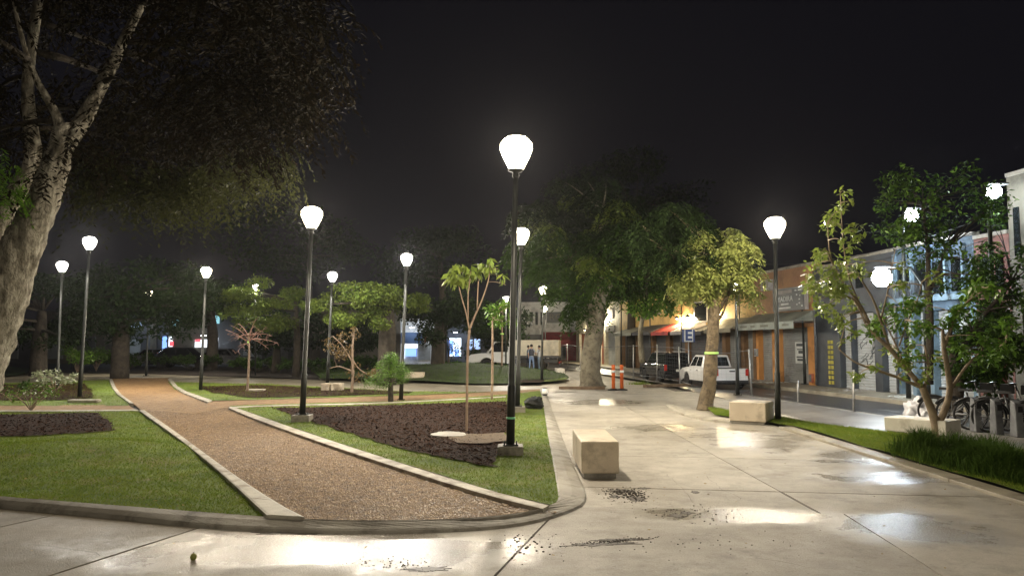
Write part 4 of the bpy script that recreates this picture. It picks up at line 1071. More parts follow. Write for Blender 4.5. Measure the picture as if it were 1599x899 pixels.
def awning(px0, px1, zt, zb, out, m, lab, mv=None, valance=.22, txt=None, open_ends=True):
    s1, s0 = sfac(px0), sfac(px1)
    t = thing('awning', fp((s0 + s1) / 2, 0, zt), lab, 'awning', 'awnings over the shop fronts')
    k = MB(); n = 10; vs = []
    for th in (0, -.03):
        for j in range(n + 1):
            s = s0 + (s1 - s0) * j / n
            for i in range(4):
                f = i / 3; vs.append(fp(s, .02 + out * f, zt + (zb - zt) * f + th + .02 * math.sin(j * 2.1) * math.sin(f * 3)))
    W = (n + 1) * 4; fs = []
    for j in range(n):
        for i in range(3):
            a = j * 4 + i; fs.append((a, a + 1, a + 5, a + 4)); fs.append((W + a, W + a + 4, W + a + 5, W + a + 1))
    k.add(vs, fs); k.add([fp(s0, .02, zt), fp(s0, .02 + out, zb), fp(s0, .02, zb)], [(0, 1, 2)]); k.add([fp(s1, .02, zt), fp(s1, .02 + out, zb), fp(s1, .02, zb)], [(0, 2, 1)])
    k.build('canvas', m, t)
    k = MB(); fbox(k, s0, s1, .02 + out, .045 + out, zb - valance, zb - .001); k.build('valance', mv or m, t)
    k = MB()
    for s in (s0 + .05, (s0 + s1) / 2, s1 - .05): k.tube([fp(s, .0, zb - .05), fp(s, out, zb - .06)], .018, 5)
    k.build('arm', M['galvdk'], t)
    return t
def wtext(s, body, size, p, m, root, flip=False, name='lettering', along=None, sx=1.0):
    cu = bpy.data.curves.new(name, 'FONT'); cu.body = body; cu.size = size; cu.align_x = 'CENTER'; cu.align_y = 'CENTER'; cu.extrude = .006; cu.space_character = 1.05
    tmp = bpy.data.objects.new('tmp', cu); COL.objects.link(tmp); bpy.context.view_layer.update()
    cu.offset = .022 if body == 'E' else .004
    bpy.context.view_layer.update(); me_ = bpy.data.meshes.new_from_object(tmp.evaluated_get(bpy.context.evaluated_depsgraph_get())); bpy.data.objects.remove(tmp)
    me_.name = name; me_.materials.clear(); o = link(name, me_, m, None)
    X = (-FD) if along is None else along; Z = Vector((0, 0, 1)); Y = X.cross(Z)
    rot = Matrix((X, Z, X.cross(Z))).transposed().to_4x4()
    mw = Matrix.Translation(p) @ rot @ Matrix.Diagonal((sx, 1, 1, 1))
    if root is not None:
        o.parent = root; o.matrix_local = root.matrix_basis.inverted() @ mw
    else: o.matrix_basis = mw
    return o
def cm(n, a, b=None, r=.7, **k): return mat(n, a, b, r, **({'scale': 1.2, 'bump': .004, 'dirt': tuple(x * .35 for x in a), 'dscale': .9} | k))
M['ochre'] = cm('ochre_plaster', (.72, .48, .17), (.60, .38, .13)); M['shadepil'] = cm('awning_shade_pillar', (.22, .12, .05)); M['ochrep'] = cm('orange_pillar', (.60, .27, .07), (.5, .22, .06))  # brown pillar colour has the shade under the awnings painted in
M['cream'] = cm('cream_plaster', (.66, .60, .46)); M['wplast'] = cm('white_plaster', (.78, .78, .78)); M['redp'] = cm('maroon_paint', (.34, .035, .04)); M['redpan'] = cm('brick_red_panel', (.45, .14, .07))
M['darkb'] = cm('dark_grey_tile', (.06, .07, .08), (.04, .045, .055), .4); M['bluelt'] = cm('light_blue_paint', (.17, .25, .31)); M['blueb'] = cm('pale_blue_plaster', (.09, .14, .19), (.07, .11, .16)); M['redb'] = cm('reddish_plaster', (.20, .08, .06)); M['beige'] = cm('beige_plaster', (.15, .135, .10))
M['shg'] = cm('grey_shutter', (.30, .31, .30), r=.45); M['shw'] = cm('white_shutter', (.50, .52, .52), r=.45); M['shd'] = cm('dark_shutter', (.12, .12, .12), r=.45)
M['cgreen'] = cm('grey_green_canvas', (.30, .31, .25)); M['cwhite'] = cm('pale_canvas', (.55, .60, .54)); M['cdark'] = cm('charcoal_canvas', (.07, .07, .075)); M['cred'] = cm('red_canvas', (.50, .06, .05)); M['cgrey'] = cm('grey_canvas', (.42, .39, .38)); M['ctan'] = cm('tan_canvas', (.34, .31, .22))
M['signdk'] = mat('dark_sign', (.02, .028, .028), rough=.4); M['print'] = mat('pale_print', (.72, .74, .72), rough=.6); M['blue'] = mat('blue_enamel', (.03, .06, .22), rough=.4)

# cream building with red panels (px 902-968)
ZC = 5.6
b = shop('shop_building', 900, 968, ZC, M['cream'], 'brightly lit cream shop building with brick red lower doors', [(905, 919), (922, 932), (936, 943), (946, 961)], 3.0)
for a, c_, m in ((905, 919, 'redpan'), (922, 932, 'redpan'), (936, 943, 'redpan')): panel(a, c_, .02, 2.95, M[m], b, 'door')
shutter(946, 961, 2.95, M['shw'], b, 'shutter')
panel(946, 961, 3.0, 3.55, M['cdark'], b, 'vent', .06, .06)
panel(951, 958, 4.2, 5.0, M['cgrey'], b, 'window', .06, .06)
# yellow building (968-1275)
b = shop('shop_building', 968.2, 1180.5, 5.45, M['ochre'], 'long ochre shop building behind the pickup, with several awnings', [(972, 990), (994, 1016), (1020, 1040), (1046, 1070), (1074, 1104), (1108, 1128), (1134, 1156), (1162, 1176)], 2.7, pillar=M['shadepil'])
for i, (a, c_) in enumerate([(972, 990), (994, 1016), (1020, 1040), (1046, 1070), (1074, 1104), (1108, 1128), (1134, 1156), (1162, 1176)]):
    shutter(a, c_, 2.68, M['shd'] if i < 6 else M['shg'], b)
panel(1087, 1106, 3.35, 4.5, M['glass'], b, 'window', .05, .05)
for a, c_ in ((1086, 1087.2), (1106, 1107.2), ): panel(a, c_, 3.25, 4.6, M['cgrey'], b, 'window_frame', .07, .07)
panel(1086, 1107.2, 4.5, 4.6, M['cgrey'], b, 'window_frame', .08, .08); panel(1086, 1107.2, 3.25, 3.35, M['cgrey'], b, 'window_frame', .08, .08)
awning(986, 1016, 3.25, 2.75, 1.5, M['cgreen'], 'grey green awning left of the dark awning on the ochre building')
awning(1018, 1048, 3.3, 2.75, 1.5, M['cdark'], 'charcoal awning just left of the red awning')
awning(1050, 1078, 3.3, 2.7, 1.5, M['cred'], 'red awning beside the blue E sign')
awning(1080, 1104, 3.3, 2.7, 1.4, M['cgrey'], 'pale grey awning right of the blue E sign')
awning(1108, 1132, 3.1, 2.65, 1.4, M['cdark'], 'black awning behind the banded tree trunk')
awning(1134, 1178, 3.35, 2.75, 1.3, M['ctan'], 'tan awning left of the pale awning with lettering')
M['ochre2'] = cm('brownish_ochre_plaster', (.40, .22, .10), (.34, .17, .09))
b = shop('shop_building', 1181, 1274, 5.55, M['ochre2'], 'brown ochre shop with two grey shutters and a dark signboard above', [(1185, 1206), (1216, 1262)], 2.7, pillar=M['ochrep'])
shutter(1185, 1206, 2.68, M['shg'], b); shutter(1216, 1262, 2.68, M['shg'], b)
sp_ = thing('poster', fp((sfac(1236) + sfac(1252)) / 2, -.2, 1.5), 'black and white poster stuck on the grey shutter below the signboard', 'poster')
panel(1235, 1252, .98, 2.0, M['print'], sp_, 'sheet', -.235, .01)
for z_, h_, a, c_ in ((1.8, .12, 1237, 1250), (1.62, .05, 1238, 1248), (1.45, .14, 1240, 1250), (1.25, .06, 1237, 1247), (1.1, .1, 1238, 1250)): panel(a, c_, z_, z_ + h_, M['signdk'], sp_, 'print_block', -.23, .006)
awning(1181.5, 1273, 3.45, 2.95, 1.0, M['cgreen'], 'wide grey green awning with pale valance and faint lettering', M['cwhite'], .34)
aw = bpy.data.objects.get('awning.006')
wtext(0, 'Bonetería  Mercería  Novedades', .2, fp((sfac(1190) + sfac(1240)) / 2, 1.06, 2.78), M['cgreen'], aw, sx=.9) if False else None
for a, c_ in ((1186, 1197), (1203, 1210), (1219, 1232), (1255, 1266)): panel(a, c_, 2.74, 2.84, M['cgreen'], aw, 'faded_lettering', 1.052, .006)
# signboard
sg = thing('signboard', fp((sfac(1216) + sfac(1268)) / 2, .1, 3.9), 'dark signboard with pale lettering above the wide pale awning', 'sign')
zs0, zs1 = 3.5, 4.62
panel(1213, 1262, zs0, zs1, M['signdk'], sg, 'board', .14, .08)
panel(1262.4, 1267, zs0, zs1, M['cgrey'], sg, 'side_board', .13, .07)
scx = (sfac(1221) + sfac(1245)) / 2
wtext(0, 'YADIRA', .36, fp(scx, .15, 4.08), M['print'], sg, sx=1.1)
panel(1219.5, 1243.5, 4.36, 4.52, M['cgrey'], sg, 'text_band', .146, .004)
panel(1226, 1238, 3.80, 3.88, M['print'], sg, 'faded_lettering', .146, .004); panel(1223, 1241, 3.62, 3.70, M['print'], sg, 'faded_lettering', .146, .004)
for a, c_, z_ in ((1248, 1251, 4.42), (1253, 1259, 4.42), (1250, 1252, 4.2), (1255, 1257, 4.16), (1254, 1256, 3.98), (1250, 1252, 3.74), (1254, 1256, 3.8), (1258, 1260, 3.66)): panel(a, c_, z_, z_ + .07, M['print'], sg, 'faded_lettering', .146, .004)
# dark grey building + arched white shutter
b = shop('shop_building', 1275, 1330, 5.3, M['darkb'], 'dark grey building with yellow striped columns beside a white shutter', [(1312, 1329.5)], 3.2)
shutter(1312, 1329.5, 3.18, M['shw'], b)
panel(1298, 1304, 4.0, 4.9, M['glass'], b, 'window', .04, .04)
for a in (1294, 1298.5):
    for i in range(9): panel(a, a + 3, .15 + i * .22, .30 + i * .22, mat('yellow_paint', (.55, .48, .08)) if (a == 1294 and i == 0) else bpy.data.materials['yellow_paint'], b, 'painted_stripe', .03, .03)
b = shop('shop_building', 1330.4, 1402, 5.45, M['darkb'], 'dark building with a white roller shutter covered in faint graffiti', [(1331, 1366), (1378, 1398)], 3.2)
sh_ = shutter(1331, 1366, 3.18, M['shw'], b); shutter(1378, 1398, 3.18, M['shw'], b)
k = MB(); rr = random.Random(3)
for i in range(14):
    s0 = sfac(1333) + (sfac(1362) - sfac(1333)) * rr.random(); z_ = rr.uniform(1.1, 2.5)
    pts = [fp(s0 + .25 * math.sin(j * .9 + i) * rr.uniform(.5, 1.4), -.245, z_ + .16 * math.cos(j * 1.3 + i) * rr.uniform(.5, 1.4)) for j in range(7)]
    k.tube(pts, .011, 4)
k.build('graffiti', M['signdk'], b)
panel(1341, 1352, 4.2, 5.1, M['glass'], b, 'window', .04, .04)
# pale blue building
b = shop('corner_building', 1402.4, 1528, 5.5, M['blueb'], 'tall pale blue building with dark upper windows, partly behind branches', [(1406, 1424), (1430, 1452), (1458, 1484), (1490, 1518)], 3.1, pillar=M['bluelt'])
for a, c_ in ((1406, 1424), (1430, 1452), (1458, 1484), (1490, 1518)): shutter(a, c_, 3.08, M['shw'], b)
for a, c_ in ((1408, 1428), (1434, 1452), (1462, 1478), (1492, 1506)): panel(a, c_, 3.7, 4.8, M['glass'], b, 'window', .04, .05)
for a in (1403, 1430, 1456, 1484, 1512): panel(a, a + 3, 3.62, 5.3, M['bluelt'], b, 'pilaster', .14, .13)
panel(1404, 1527, 3.4, 3.6, M['bluelt'], b, 'ledge', .35, .34)
for i in range(22):
    a = 1406 + i * 2.2
    if i % 1 == 0: panel(a, a + .4, 3.61, 4.2, M['galvdk'], b, 'railing_bar', .32, .02)
b = shop('shop_building', 1528.4, 1584, 5.35, M['redb'], 'dull reddish building at the right behind the dark tree', [(1534, 1554), (1560, 1580)], 3.2)
shutter(1534, 1554, 3.18, M['shw'], b); shutter(1560, 1580, 3.18, M['shg'], b)
panel(1540, 1552, 3.7, 4.7, M['glass'], b, 'window', .04, .05); panel(1562, 1574, 3.7, 4.7, M['glass'], b, 'window', .04, .05)
b = shop('tall_building', 1584.4, 1760, 7.1, M['beige'], 'tall beige building at the far right edge', [(1600, 1630), (1640, 1670), (1690, 1740)], 3.2)
for a, c_ in ((1600, 1630), (1640, 1670), (1690, 1740)): shutter(a, c_, 3.18, M['shg'], b)
for z_ in (4.6,):
    for a in (1594, 1615, 1640, 1670): panel(a, a + 9, z_, z_ + 1.5, M['glass'], b, 'window', .04, .05)

# frontal white building at the street end
yW = 88.0
def wb(px, py): return P(px, py, yW)
xa, xb_ = wb(812, 540).x, wb(903, 540).x; zt = wb(860, 474).z
t = thing('corner_building', ((xa + xb_) / 2, yW, 0), 'white two storey building with round letters on a dark sign and a maroon ground floor, at the street end', 'building')
t['label'] = 'white two storey building with a dark lettered sign and maroon ground floor'
k = MB(); k.box(((xa + xb_) / 2, yW + 5, zt / 2 + 1.5), (xb_ - xa, 10, zt - 3)); k.build('wall', M['wplast'], t)
xr = wb(846, 540).x
k = MB(); k.box(((xa + xr) / 2, yW + 5, 1.49), (xr - xa, 9.9, 3.0)); k.build('wall', M['shd'], t)
k = MB(); k.box(((xr + xb_) / 2, yW + 5, 1.49), (xb_ - xr - .02, 9.8, 3.0)); k.build('wall', M['redp'], t)
k = MB(); k.box(((xa + xb_) / 2, yW - .05, zt + .08), (xb_ - xa + .3, .5, .18)); k.build('cornice', M['wplast'], t)
def wpan(a, c_, y0, y1, m, nm, o=.06):
    p0, p1 = wb(a, y1), wb(c_, y0); k = MB(); k.box(((p0.x + p1.x) / 2, yW - o / 2 - .01, (p0.z + p1.z) / 2), (p1.x - p0.x, o, p1.z - p0.z)); return k.build(nm, m, t)
for a in (820, 828, 836, 844): wpan(a, a + 4, 487, 507, M['glass'], 'window')
sgp = wpan(854, 882, 487, 504, M['signdk'], 'signboard', .12)
wtext(0, 'RO', 1.0, Vector(((wb(855, 500).x + wb(881, 500).x) / 2, yW - .16, (wb(860, 487).z + wb(860, 504).z) / 2)), M['beige'], t, along=Vector((1, 0, 0)), sx=1.1)
wpan(856, 884, 541, 562, M['glass'], 'shop_window', .08)
for a in (863, 870, 877): wpan(a, a + .7, 541, 562, M['galvdk'], 'mullion', .12)
k = MB(); p0, p1 = wb(847, 531), wb(902, 518)
k.add([(p0.x, yW - .02, p1.z), (p1.x, yW - .02, p1.z), (p1.x, yW - 1.6, p0.z), (p0.x, yW - 1.6, p0.z), (p1.x, yW - 1.6, p0.z - .55), (p0.x, yW - 1.6, p0.z - .55)], [(0, 3, 2, 1), (3, 5, 4, 2)]); k.add([(p0.x, yW - .02, p1.z), (p0.x, yW - 1.6, p0.z), (p0.x, yW - 1.6, p0.z - .55), (p0.x, yW - .02, p0.z - .55)], [(0, 1, 2, 3)])
ro = k.build('awning', M['redp'], t); so_ = ro.modifiers.new('thickness', 'SOLIDIFY'); so_.thickness = .04

# wall lamps that light the ochre and cream walls
def wall_lamp(px, py, lab, pw, col=(1, .78, .42), o=.32):
    y = yfac(px); s = sfac(px); z = fz(px, py); p = fp(s, o, z)
    t = thing('wall_lamp', fp(s, 0, z), lab, 'wall lamp', 'wall lamps on the shop fronts')
    k = MB(); k.tube([fp(s, .003, z + .25), fp(s, o, z + .28), fp(s, o, z + .16)], .016, 6); k.build('bracket', M['black'], t)
    k = MB(); k.lathe([(.17, 0), (.12, .10), (.04, .17)], p, 12); k.build('shade', M['black'], t)
    k = MB(); k.lathe([(.03, -.09), (.06, -.04), (.05, .0)], p, 8); e = k.build('bulb', M['opalw'], t)
    point('lamp_light', p + Vector((0, 0, -.12)), col, pw, .06, t)
wall_lamp(1065, 497, 'bell shaped wall lamp above the red awning, left one', 260)
wall_lamp(1082, 495, 'bell shaped wall lamp above the E sign, right one', 420)
wall_lamp(1125, 490, 'wall lamp on the ochre front just right of the banded trunk', 260)
wall_lamp(946, 492, 'wall lamp glowing on the cream building behind the large trunk', 1000, (1, .88, .6))
wall_lamp(918, 515, 'wall lamp over the red doors of the cream building', 260, (1, .88, .6))

# poles by the facades
def upole(px, pyb, pyt, wpx, lab, m, off=None, lean=0):
    b = G(px, pyb, .02); y = b.y; tp = P(px + lean, pyt, y)
    t = thing('utility_pole', b, lab, 'pole'); k = MB(); k.tube([b, tp], [wpx / FPX * y / 2, wpx / FPX * y / 2.6], 10); k.build('shaft', m, t)
    k = MB(); k.lathe([(wpx / FPX * y * .62, 0), (wpx / FPX * y * .55, .5)], b, 10); k.build('sleeve', m, t); return t, tp
_, u1 = upole(1181, 592, 400, 6, 'dark green utility pole at the left end of the pale awning', mat('green_pole', (.035, .06, .05), (.02, .04, .035), .6))
_, u2 = upole(999, 566, 400, 5, 'pale utility pole by the parked dark vehicle', M['beige'])
_, u3 = upole(970, 575, 430, 2.5, 'slim dark post before the cream building, right of the large trunk', M['pole'])
_, u4 = upole(1064, 590, 470, 2, 'thin dark post left of the E sign', M['pole'])
cb_ = 0
for za in (0, .35, .7):
    a, c_ = u1 - Vector((0, 0, .4 + za)), u2 - Vector((0, 0, .4 + za))
    e = fp(sfac(1590), .6, 5.9 - za)
    for p, q_ in ((a, c_), (e, a)):
        k = MB(); k.tube([p.lerp(q_, i / 14) + Vector((0, 0, -.9 * (1 - (2 * i / 14 - 1) ** 2) * .6)) for i in range(15)], .014, 4)
        o = k.build('overhead_cable', M['black']); tag(o, {0: 'topmost', .35: 'middle', .7: 'lowest'}[za] + (' overhead cable between the pale pole and the dark green pole' if p is a else ' overhead cable from the dark green pole to the reddish building at right'), 'cable', 'overhead cables')

# E parking sign
yE = 37.5
p = P(1075, 524, yE); t = thing('parking_sign', (p.x, yE, 0), 'square blue and white sign with a capital E on a thin post', 'sign')
k = MB(); k.tube([(p.x, yE, -.1), (p.x, yE, p.z - .3)], .03, 6); k.build('post', M['galv'], t)
k = MB(); k.box((p.x, yE, p.z), (.62, .03, .62)); k.build('plate', M['blue'], t, .01)
k = MB(); k.box((p.x, yE - .018, p.z), (.44, .01, .58)); k.build('panel', M['print'], t)
wtext(0, 'E', .72, Vector((p.x, yE - .03, p.z)), M['blue'], t, along=Vector((1, 0, 0)))

# ------------------------------------------------------------------ temporary fence of wire panels
def pfence(px, pyb, pyt): b = G(px, pyb, 0); return b, P(px, pyt, b.y)
posts = [(886, 578, 537, 0), (907, 581, 540, -2), (989, 592, 538, 0), (1026, 595, 540, 0), (1062, 602, 541, -2), (1174, 618, 545, -5), (1246, 629, 594, 0), (1333, 643, 577, 0)]
fp_ = []
for i, (px, pb, pt, ln_) in enumerate(posts):
    b = G(px, pb, .0); tp = P(px + ln_, pt, b.y); fp_.append((b, tp))
    labs = ['leftmost thin fence post before the maroon shop front', 'leaning fence post left of the large trunk', 'fence post before the left end of the dark vehicle', 'capped fence post before the dark vehicle', 'leaning fence post at the bonnet of the pickup', 'fence post leaning at the tail of the pickup', 'short stub post at the sidewalk edge before the poster', 'single thin post on the sidewalk before the white shutter']
    t = thing('fence_post', b, labs[i], 'fence post', 'thin metal posts of the temporary fence')
    k = MB(); k.tube([b, tp], .028, 7); k.build('tube', M['galv'], t); k = MB(); k.lathe([(.09, 0), (.09, .03)], b, 8); k.build('foot', M['galvdk'], t)
    if i == 3: k = MB(); k.lathe([(.045, 0), (.05, .04), (.02, .09)], tp, 8); k.build('cap', M['galv'], t)
def wire_panel(i, j, lab, sag=0.0, low=0.12):
    (a0, a1), (b0, b1) = fp_[i], fp_[j]
    t = thing('wire_fence', (a0 + b0) / 2, lab, 'fence', 'wire mesh panels of the temporary fence'); k = MB(); n = 9
    L = (b0 - a0).length; nv = int(L / .4)
    for r_ in range(n + 1):
        f = low + (.97 - low) * r_ / n
        k.tube([a0.lerp(a1, f).lerp(b0.lerp(b1, f), q / 4) + Vector((0, 0, -sag * math.sin(q / 4 * math.pi))) for q in range(5)], .0022 if r_ not in (0, n) else .014, 3)
    for v in range(1, nv):
        f = v / nv; k.tube([a0.lerp(b0, f) + (a1 - a0) * low, a1.lerp(b1, f) - Vector((0, 0, .05 + sag * math.sin(f * math.pi)))], .0018, 3)
    k.build('wire_mesh', M['galvdk'], t)
wire_panel(0, 1, 'short wire fence panel left of the large trunk'); wire_panel(1, 2, 'wire fence panel passing behind the large trunk', .05)
wire_panel(2, 3, 'wire fence panel before the dark vehicle'); wire_panel(3, 4, 'wire fence panel before the rear of the dark vehicle'); wire_panel(4, 5, 'sagging wire fence panel before the white pickup', .18)
b0 = P(845, 574, 62); fp_.append((Vector((b0.x, 62, 0)), Vector((b0.x, 62, 1.7)))); wire_panel(8, 0, 'far wire fence panel before the maroon shop front')

# planks and delineators
for (a, c_, l) in [((873, 608), (944, 608), 'long weathered plank lying at the foot of the large tree'), ((1006, 605), (1077, 603), 'long weathered plank lying before the parked dark vehicle')]:
    p0, p1 = G(*a), G(*c_); k = MB(); d = p1 - p0
    k.box(((p0 + p1) / 2) + Vector((0, 0, .07)), (d.length, .2, .13), math.atan2(d.y, d.x)); tag(k.build('wooden_plank', M['wood'], None, .01), l, 'plank')
for px, l in ((958, 'left orange delineator post right of the large tree'), (971, 'right orange delineator post right of the large tree')):
    b = G(px, 609); t = thing('delineator_post', b, l, 'delineator', 'orange delineator posts')
    k = MB(); k.lathe([(.24, 0), (.24, .04), (.1, .07)], b, 8); k.build('base', M['rubber'], t)
    k = MB(); k.lathe([(.075, .06), (.07, .95), (.08, .97), (.08, 1.02), (.05, 1.05)], b, 12); k.build('post', M['orange'], t)
    k = MB(); k.lathe([(.078, 0), (.078, .1)], b + Vector((0, 0, .72)), 12); k.build('reflective_band', M['white'], t)
# white sacks
rr = random.Random(8)
for i, (px, py, r_, l) in enumerate([(1435, 651, .27, 'large white sack slumped at the edge of the street'), (1446, 654, .18, 'smaller white sack leaning on the large one'), (1462, 660, .15, 'small flat white bag right of the sacks')]):
    b = G(px, py); t = bpy.data.objects.new('rubbish_sack', None)
    bm = bmesh.new(); bmesh.ops.create_icosphere(bm, subdivisions=4, radius=1)
    for v in bm.verts:
        n_ = noise.noise(v.co * 1.8 + Vector((i * 5, 0, 0))) * .6 + (abs(noise.noise(v.co * 4 + Vector((i, 3, 0)))) - .2) * .45
        v.co *= 1 + n_; v.co.z = max(v.co.z, -.75); v.co.x *= r_ * 1.1; v.co.y *= r_ * .8; v.co.z *= r_ * (1.1 if i == 0 else .8)
    me = bpy.data.meshes.new('rubbish_sack'); bm.to_mesh(me); bm.free(); me.polygons.foreach_set('use_smooth', [True] * len(me.polygons))
    o = link('rubbish_sack', me, M['bag']); o.location = b + Vector((0, 0, r_ * .8 * (.95 if i == 0 else .72))); tag(o, l, 'sack', 'white rubbish sacks')
# black bag / wilted bush by kerb and small canister
b = G(836, 637, .09)
bm = bmesh.new(); bmesh.ops.create_icosphere(bm, subdivisions=4, radius=1)
for v in bm.verts:
    n_ = noise.noise(v.co * 1.5) * .4 + noise.noise(v.co * 4.5 + Vector((3, 1, 0))) * .22; v.co *= 1 + n_
    v.co.z = max(v.co.z, -.6); v.co.x *= .27; v.co.y *= .25; v.co.z *= .2
me = bpy.data.meshes.new('bin_bag'); bm.to_mesh(me); bm.free(); o = link('bin_bag', me, M['bin']); o.location = b + Vector((0, 0, .12)); tag(o, 'black bin bag lying on the grass by the kerb behind the two lamp poles', 'bag')
b = G(851, 617, .10); t = thing('canister', b, 'small white canister with dark top and foot on the kerb near the black bag', 'canister')
k = MB(); k.lathe([(.09, .05), (.105, .1), (.1, .24)], b, 12); k.build('body', M['white'], t); k = MB(); k.lathe([(.09, 0), (.09, .05)], b, 12); k.build('foot', M['black'], t); k = MB(); k.lathe([(.1, .241), (.07, .27)], b, 12); k.build('lid', M['black'], t)
# small grate weeds on plaza
for (px, py, l) in [(997, 600, 'small weed tuft on the plaza edge before the fence')]:
    b = G(px, py); q = np.column_stack([RNG.normal(b.x, .25, 160), RNG.normal(b.y, .12, 160)]); stuff(blades('weeds', q, np.zeros(160), .16, .03, M['blade']), l)

# ------------------------------------------------------------------ vehicles
def arc(cx, cz, r, a0, a1, n=8): return [(cx + r * math.cos(a0 + (a1 - a0) * i / n), cz + r * math.sin(a0 + (a1 - a0) * i / n)) for i in range(n + 1)]
def vehicle(name, lab, cat, loc, rz, sc, kind, paint, group=None):
    """built along +x (front), then turned"""
    t = thing(name, (0, 0, 0), lab, cat, group)
    def B(k, nm, m, par=None, bev=0): 
        o = k.build(nm, m, None, bev); o.parent = par or t; return o
    K = {'pickup': dict(L=5.2, W=1.84, wb=(-1.72, 1.55), r=.38, body=[(-2.58, .55), (-2.6, 1.08)], hood=1.12, top=1.8),
         'suv': dict(L=4.9, W=1.9, wb=(-1.45, 1.45), r=.38, hood=1.1, top=1.82), 'car': dict(L=4.3, W=1.74, wb=(-1.3, 1.3), r=.31, hood=.92, top=1.45),
         'truck': dict(L=6.6, W=2.1, wb=(-1.9, 1.9), r=.42, hood=1.25, top=2.1)}[kind]
    L, Wd, (wr, wf), r, hd = K['L'] / 2, K['W'], K['wb'], K['r'], K['hood']; z0 = r * .75
    ra = r * 1.2
    def lower(bx0, bx1, zr, zf):
        pr = [(bx0, z0), (bx0, zr)]
        pr += [(bx1 - 1.1 if kind != 'truck' else bx1 - 1.0, hd), (bx1 - .25, hd - .1), (bx1, hd - .3), (bx1, z0)]
        for c_ in (wf, wr):
            pr += [p for p in arc(c_, r, ra, 0, math.pi) if p[1] >= z0 - .01]
        return pr
    zr = 1.12 if kind == 'pickup' else (hd + .02 if kind != 'truck' else hd)
    prof = lower(-L if kind != 'truck' else .2, L, zr, hd)
    if kind == 'truck': prof = [(.2, .5), (.2, hd), (L - 1.0, hd), (L - .25, hd - .1), (L, hd - .3), (L, .5)] + [p for p in arc(wf, r, ra, 0, math.pi) if p[1] >= .49]
    k = MB(); n = len(prof); vs = []
    for yy, ins in ((-Wd / 2, .0), (-Wd / 2 + .0, 0), (Wd / 2, 0)):
        pass
    vs = [(x, -Wd / 2 + (.05 if z > hd - .12 else 0), z) for x, z in prof] + [(x, Wd / 2 - (.05 if z > hd - .12 else 0), z) for x, z in prof]
    k.add(vs, [tuple(range(n)), tuple(range(n, 2 * n))[::-1]] + [(i, n + i, n + (i + 1) % n, (i + 1) % n) for i in range(n)])
    B(k, 'body', paint, None, .035)
    tp = K['top']
    cx0, cx1 = {'pickup': (-.75, 1.35), 'suv': (-2.35, 1.25), 'car': (-1.75, 1.0), 'truck': (.25, 1.9)}[kind]
    f0, f1 = {'pickup': (-.60, .72), 'suv': (-2.15, .55), 'car': (-1.15, .35), 'truck': (.35, 1.35)}[kind]
    wb_, wt = Wd / 2 - .06, Wd / 2 - .24
    b4 = [(cx0, -wb_, hd - .02), (cx1, -wb_, hd - .02), (cx1, wb_, hd - .02), (cx0, wb_, hd - .02)]; t4 = [(f0, -wt, tp), (f1, -wt, tp), (f1, wt, tp), (f0, wt, tp)]
    k = MB(); k.hexa(b4, t4); B(k, 'cabin', paint, None, .05)
    def quad(p00, p10, p11, p01, out, nm, m=M['glass']):
        c_ = [Vector(p) for p in (p00, p10, p11, p01)]; n_ = (c_[1] - c_[0]).cross(c_[3] - c_[0]).normalized() * (1 if out else -1)
        k = MB(); k.hexa([p - n_ * .02 for p in c_], [p + n_ * .006 for p in c_]); B(k, nm, m)
    lp = lambda a, b_, f: tuple(a[i] + (b_[i] - a[i]) * f for i in range(3))
    for sgn in (0, 1):
        b0, b1 = (b4[0], b4[1]) if not sgn else (b4[3], b4[2]); u0, u1 = (t4[0], t4[1]) if not sgn else (t4[3], t4[2])
        spl = {'pickup': [(.10, .48), (.52, .9)], 'suv': [(.04, .30), (.33, .60), (.63, .92)], 'car': [(.10, .50), (.53, .92)], 'truck': [(.08, .9)]}[kind]
        for fa, fb_ in spl:
            q = [lp(lp(b0, b1, fa), lp(u0, u1, fa), .12), lp(lp(b0, b1, fb_), lp(u0, u1, fb_), .12), lp(lp(b0, b1, fb_), lp(u0, u1, fb_), .86), lp(lp(b0, b1, fa), lp(u0, u1, fa), .86)]
            quad(*q, not sgn, 'side_window')
    q = [lp(lp(b4[1], b4[2], .06), lp(t4[1], t4[2], .06), .1), lp(lp(b4[1], b4[2], .94), lp(t4[1], t4[2], .94), .1), lp(lp(b4[1], b4[2], .94), lp(t4[1], t4[2], .94), .9), lp(lp(b4[1], b4[2], .06), lp(t4[1], t4[2], .06), .9)]
    quad(*q, True, 'windscreen')
    q = [lp(lp(b4[3], b4[0], .08), lp(t4[3], t4[0], .08), .14), lp(lp(b4[3], b4[0], .92), lp(t4[3], t4[0], .92), .14), lp(lp(b4[3], b4[0], .92), lp(t4[3], t4[0], .92), .85), lp(lp(b4[3], b4[0], .08), lp(t4[3], t4[0], .08), .85)]
    quad(*q, True, 'rear_window')
    for wx in (wr, wf):
        for sy in (-1, 1):
            w_ = bpy.data.objects.new('wheel', None); COL.objects.link(w_); w_.parent = t; w_.location = (wx, sy * (Wd / 2 - .12), r); w_.rotation_euler = (R(90) * sy, 0, 0)
            k = MB(); k.lathe([(r * .62, -.10), (r * .94, -.11), (r, -.06), (r, .06), (r * .94, .11), (r * .62, .10)], (0, 0, 0), 24); B(k, 'tyre', M['rubber'], w_)
            k = MB(); k.lathe([(r * .6, -.07), (r * .6, .06), (r * .5, .085), (.06, .07), (.04, .10)], (0, 0, 0), 16); B(k, 'rim', M['galv'], w_)
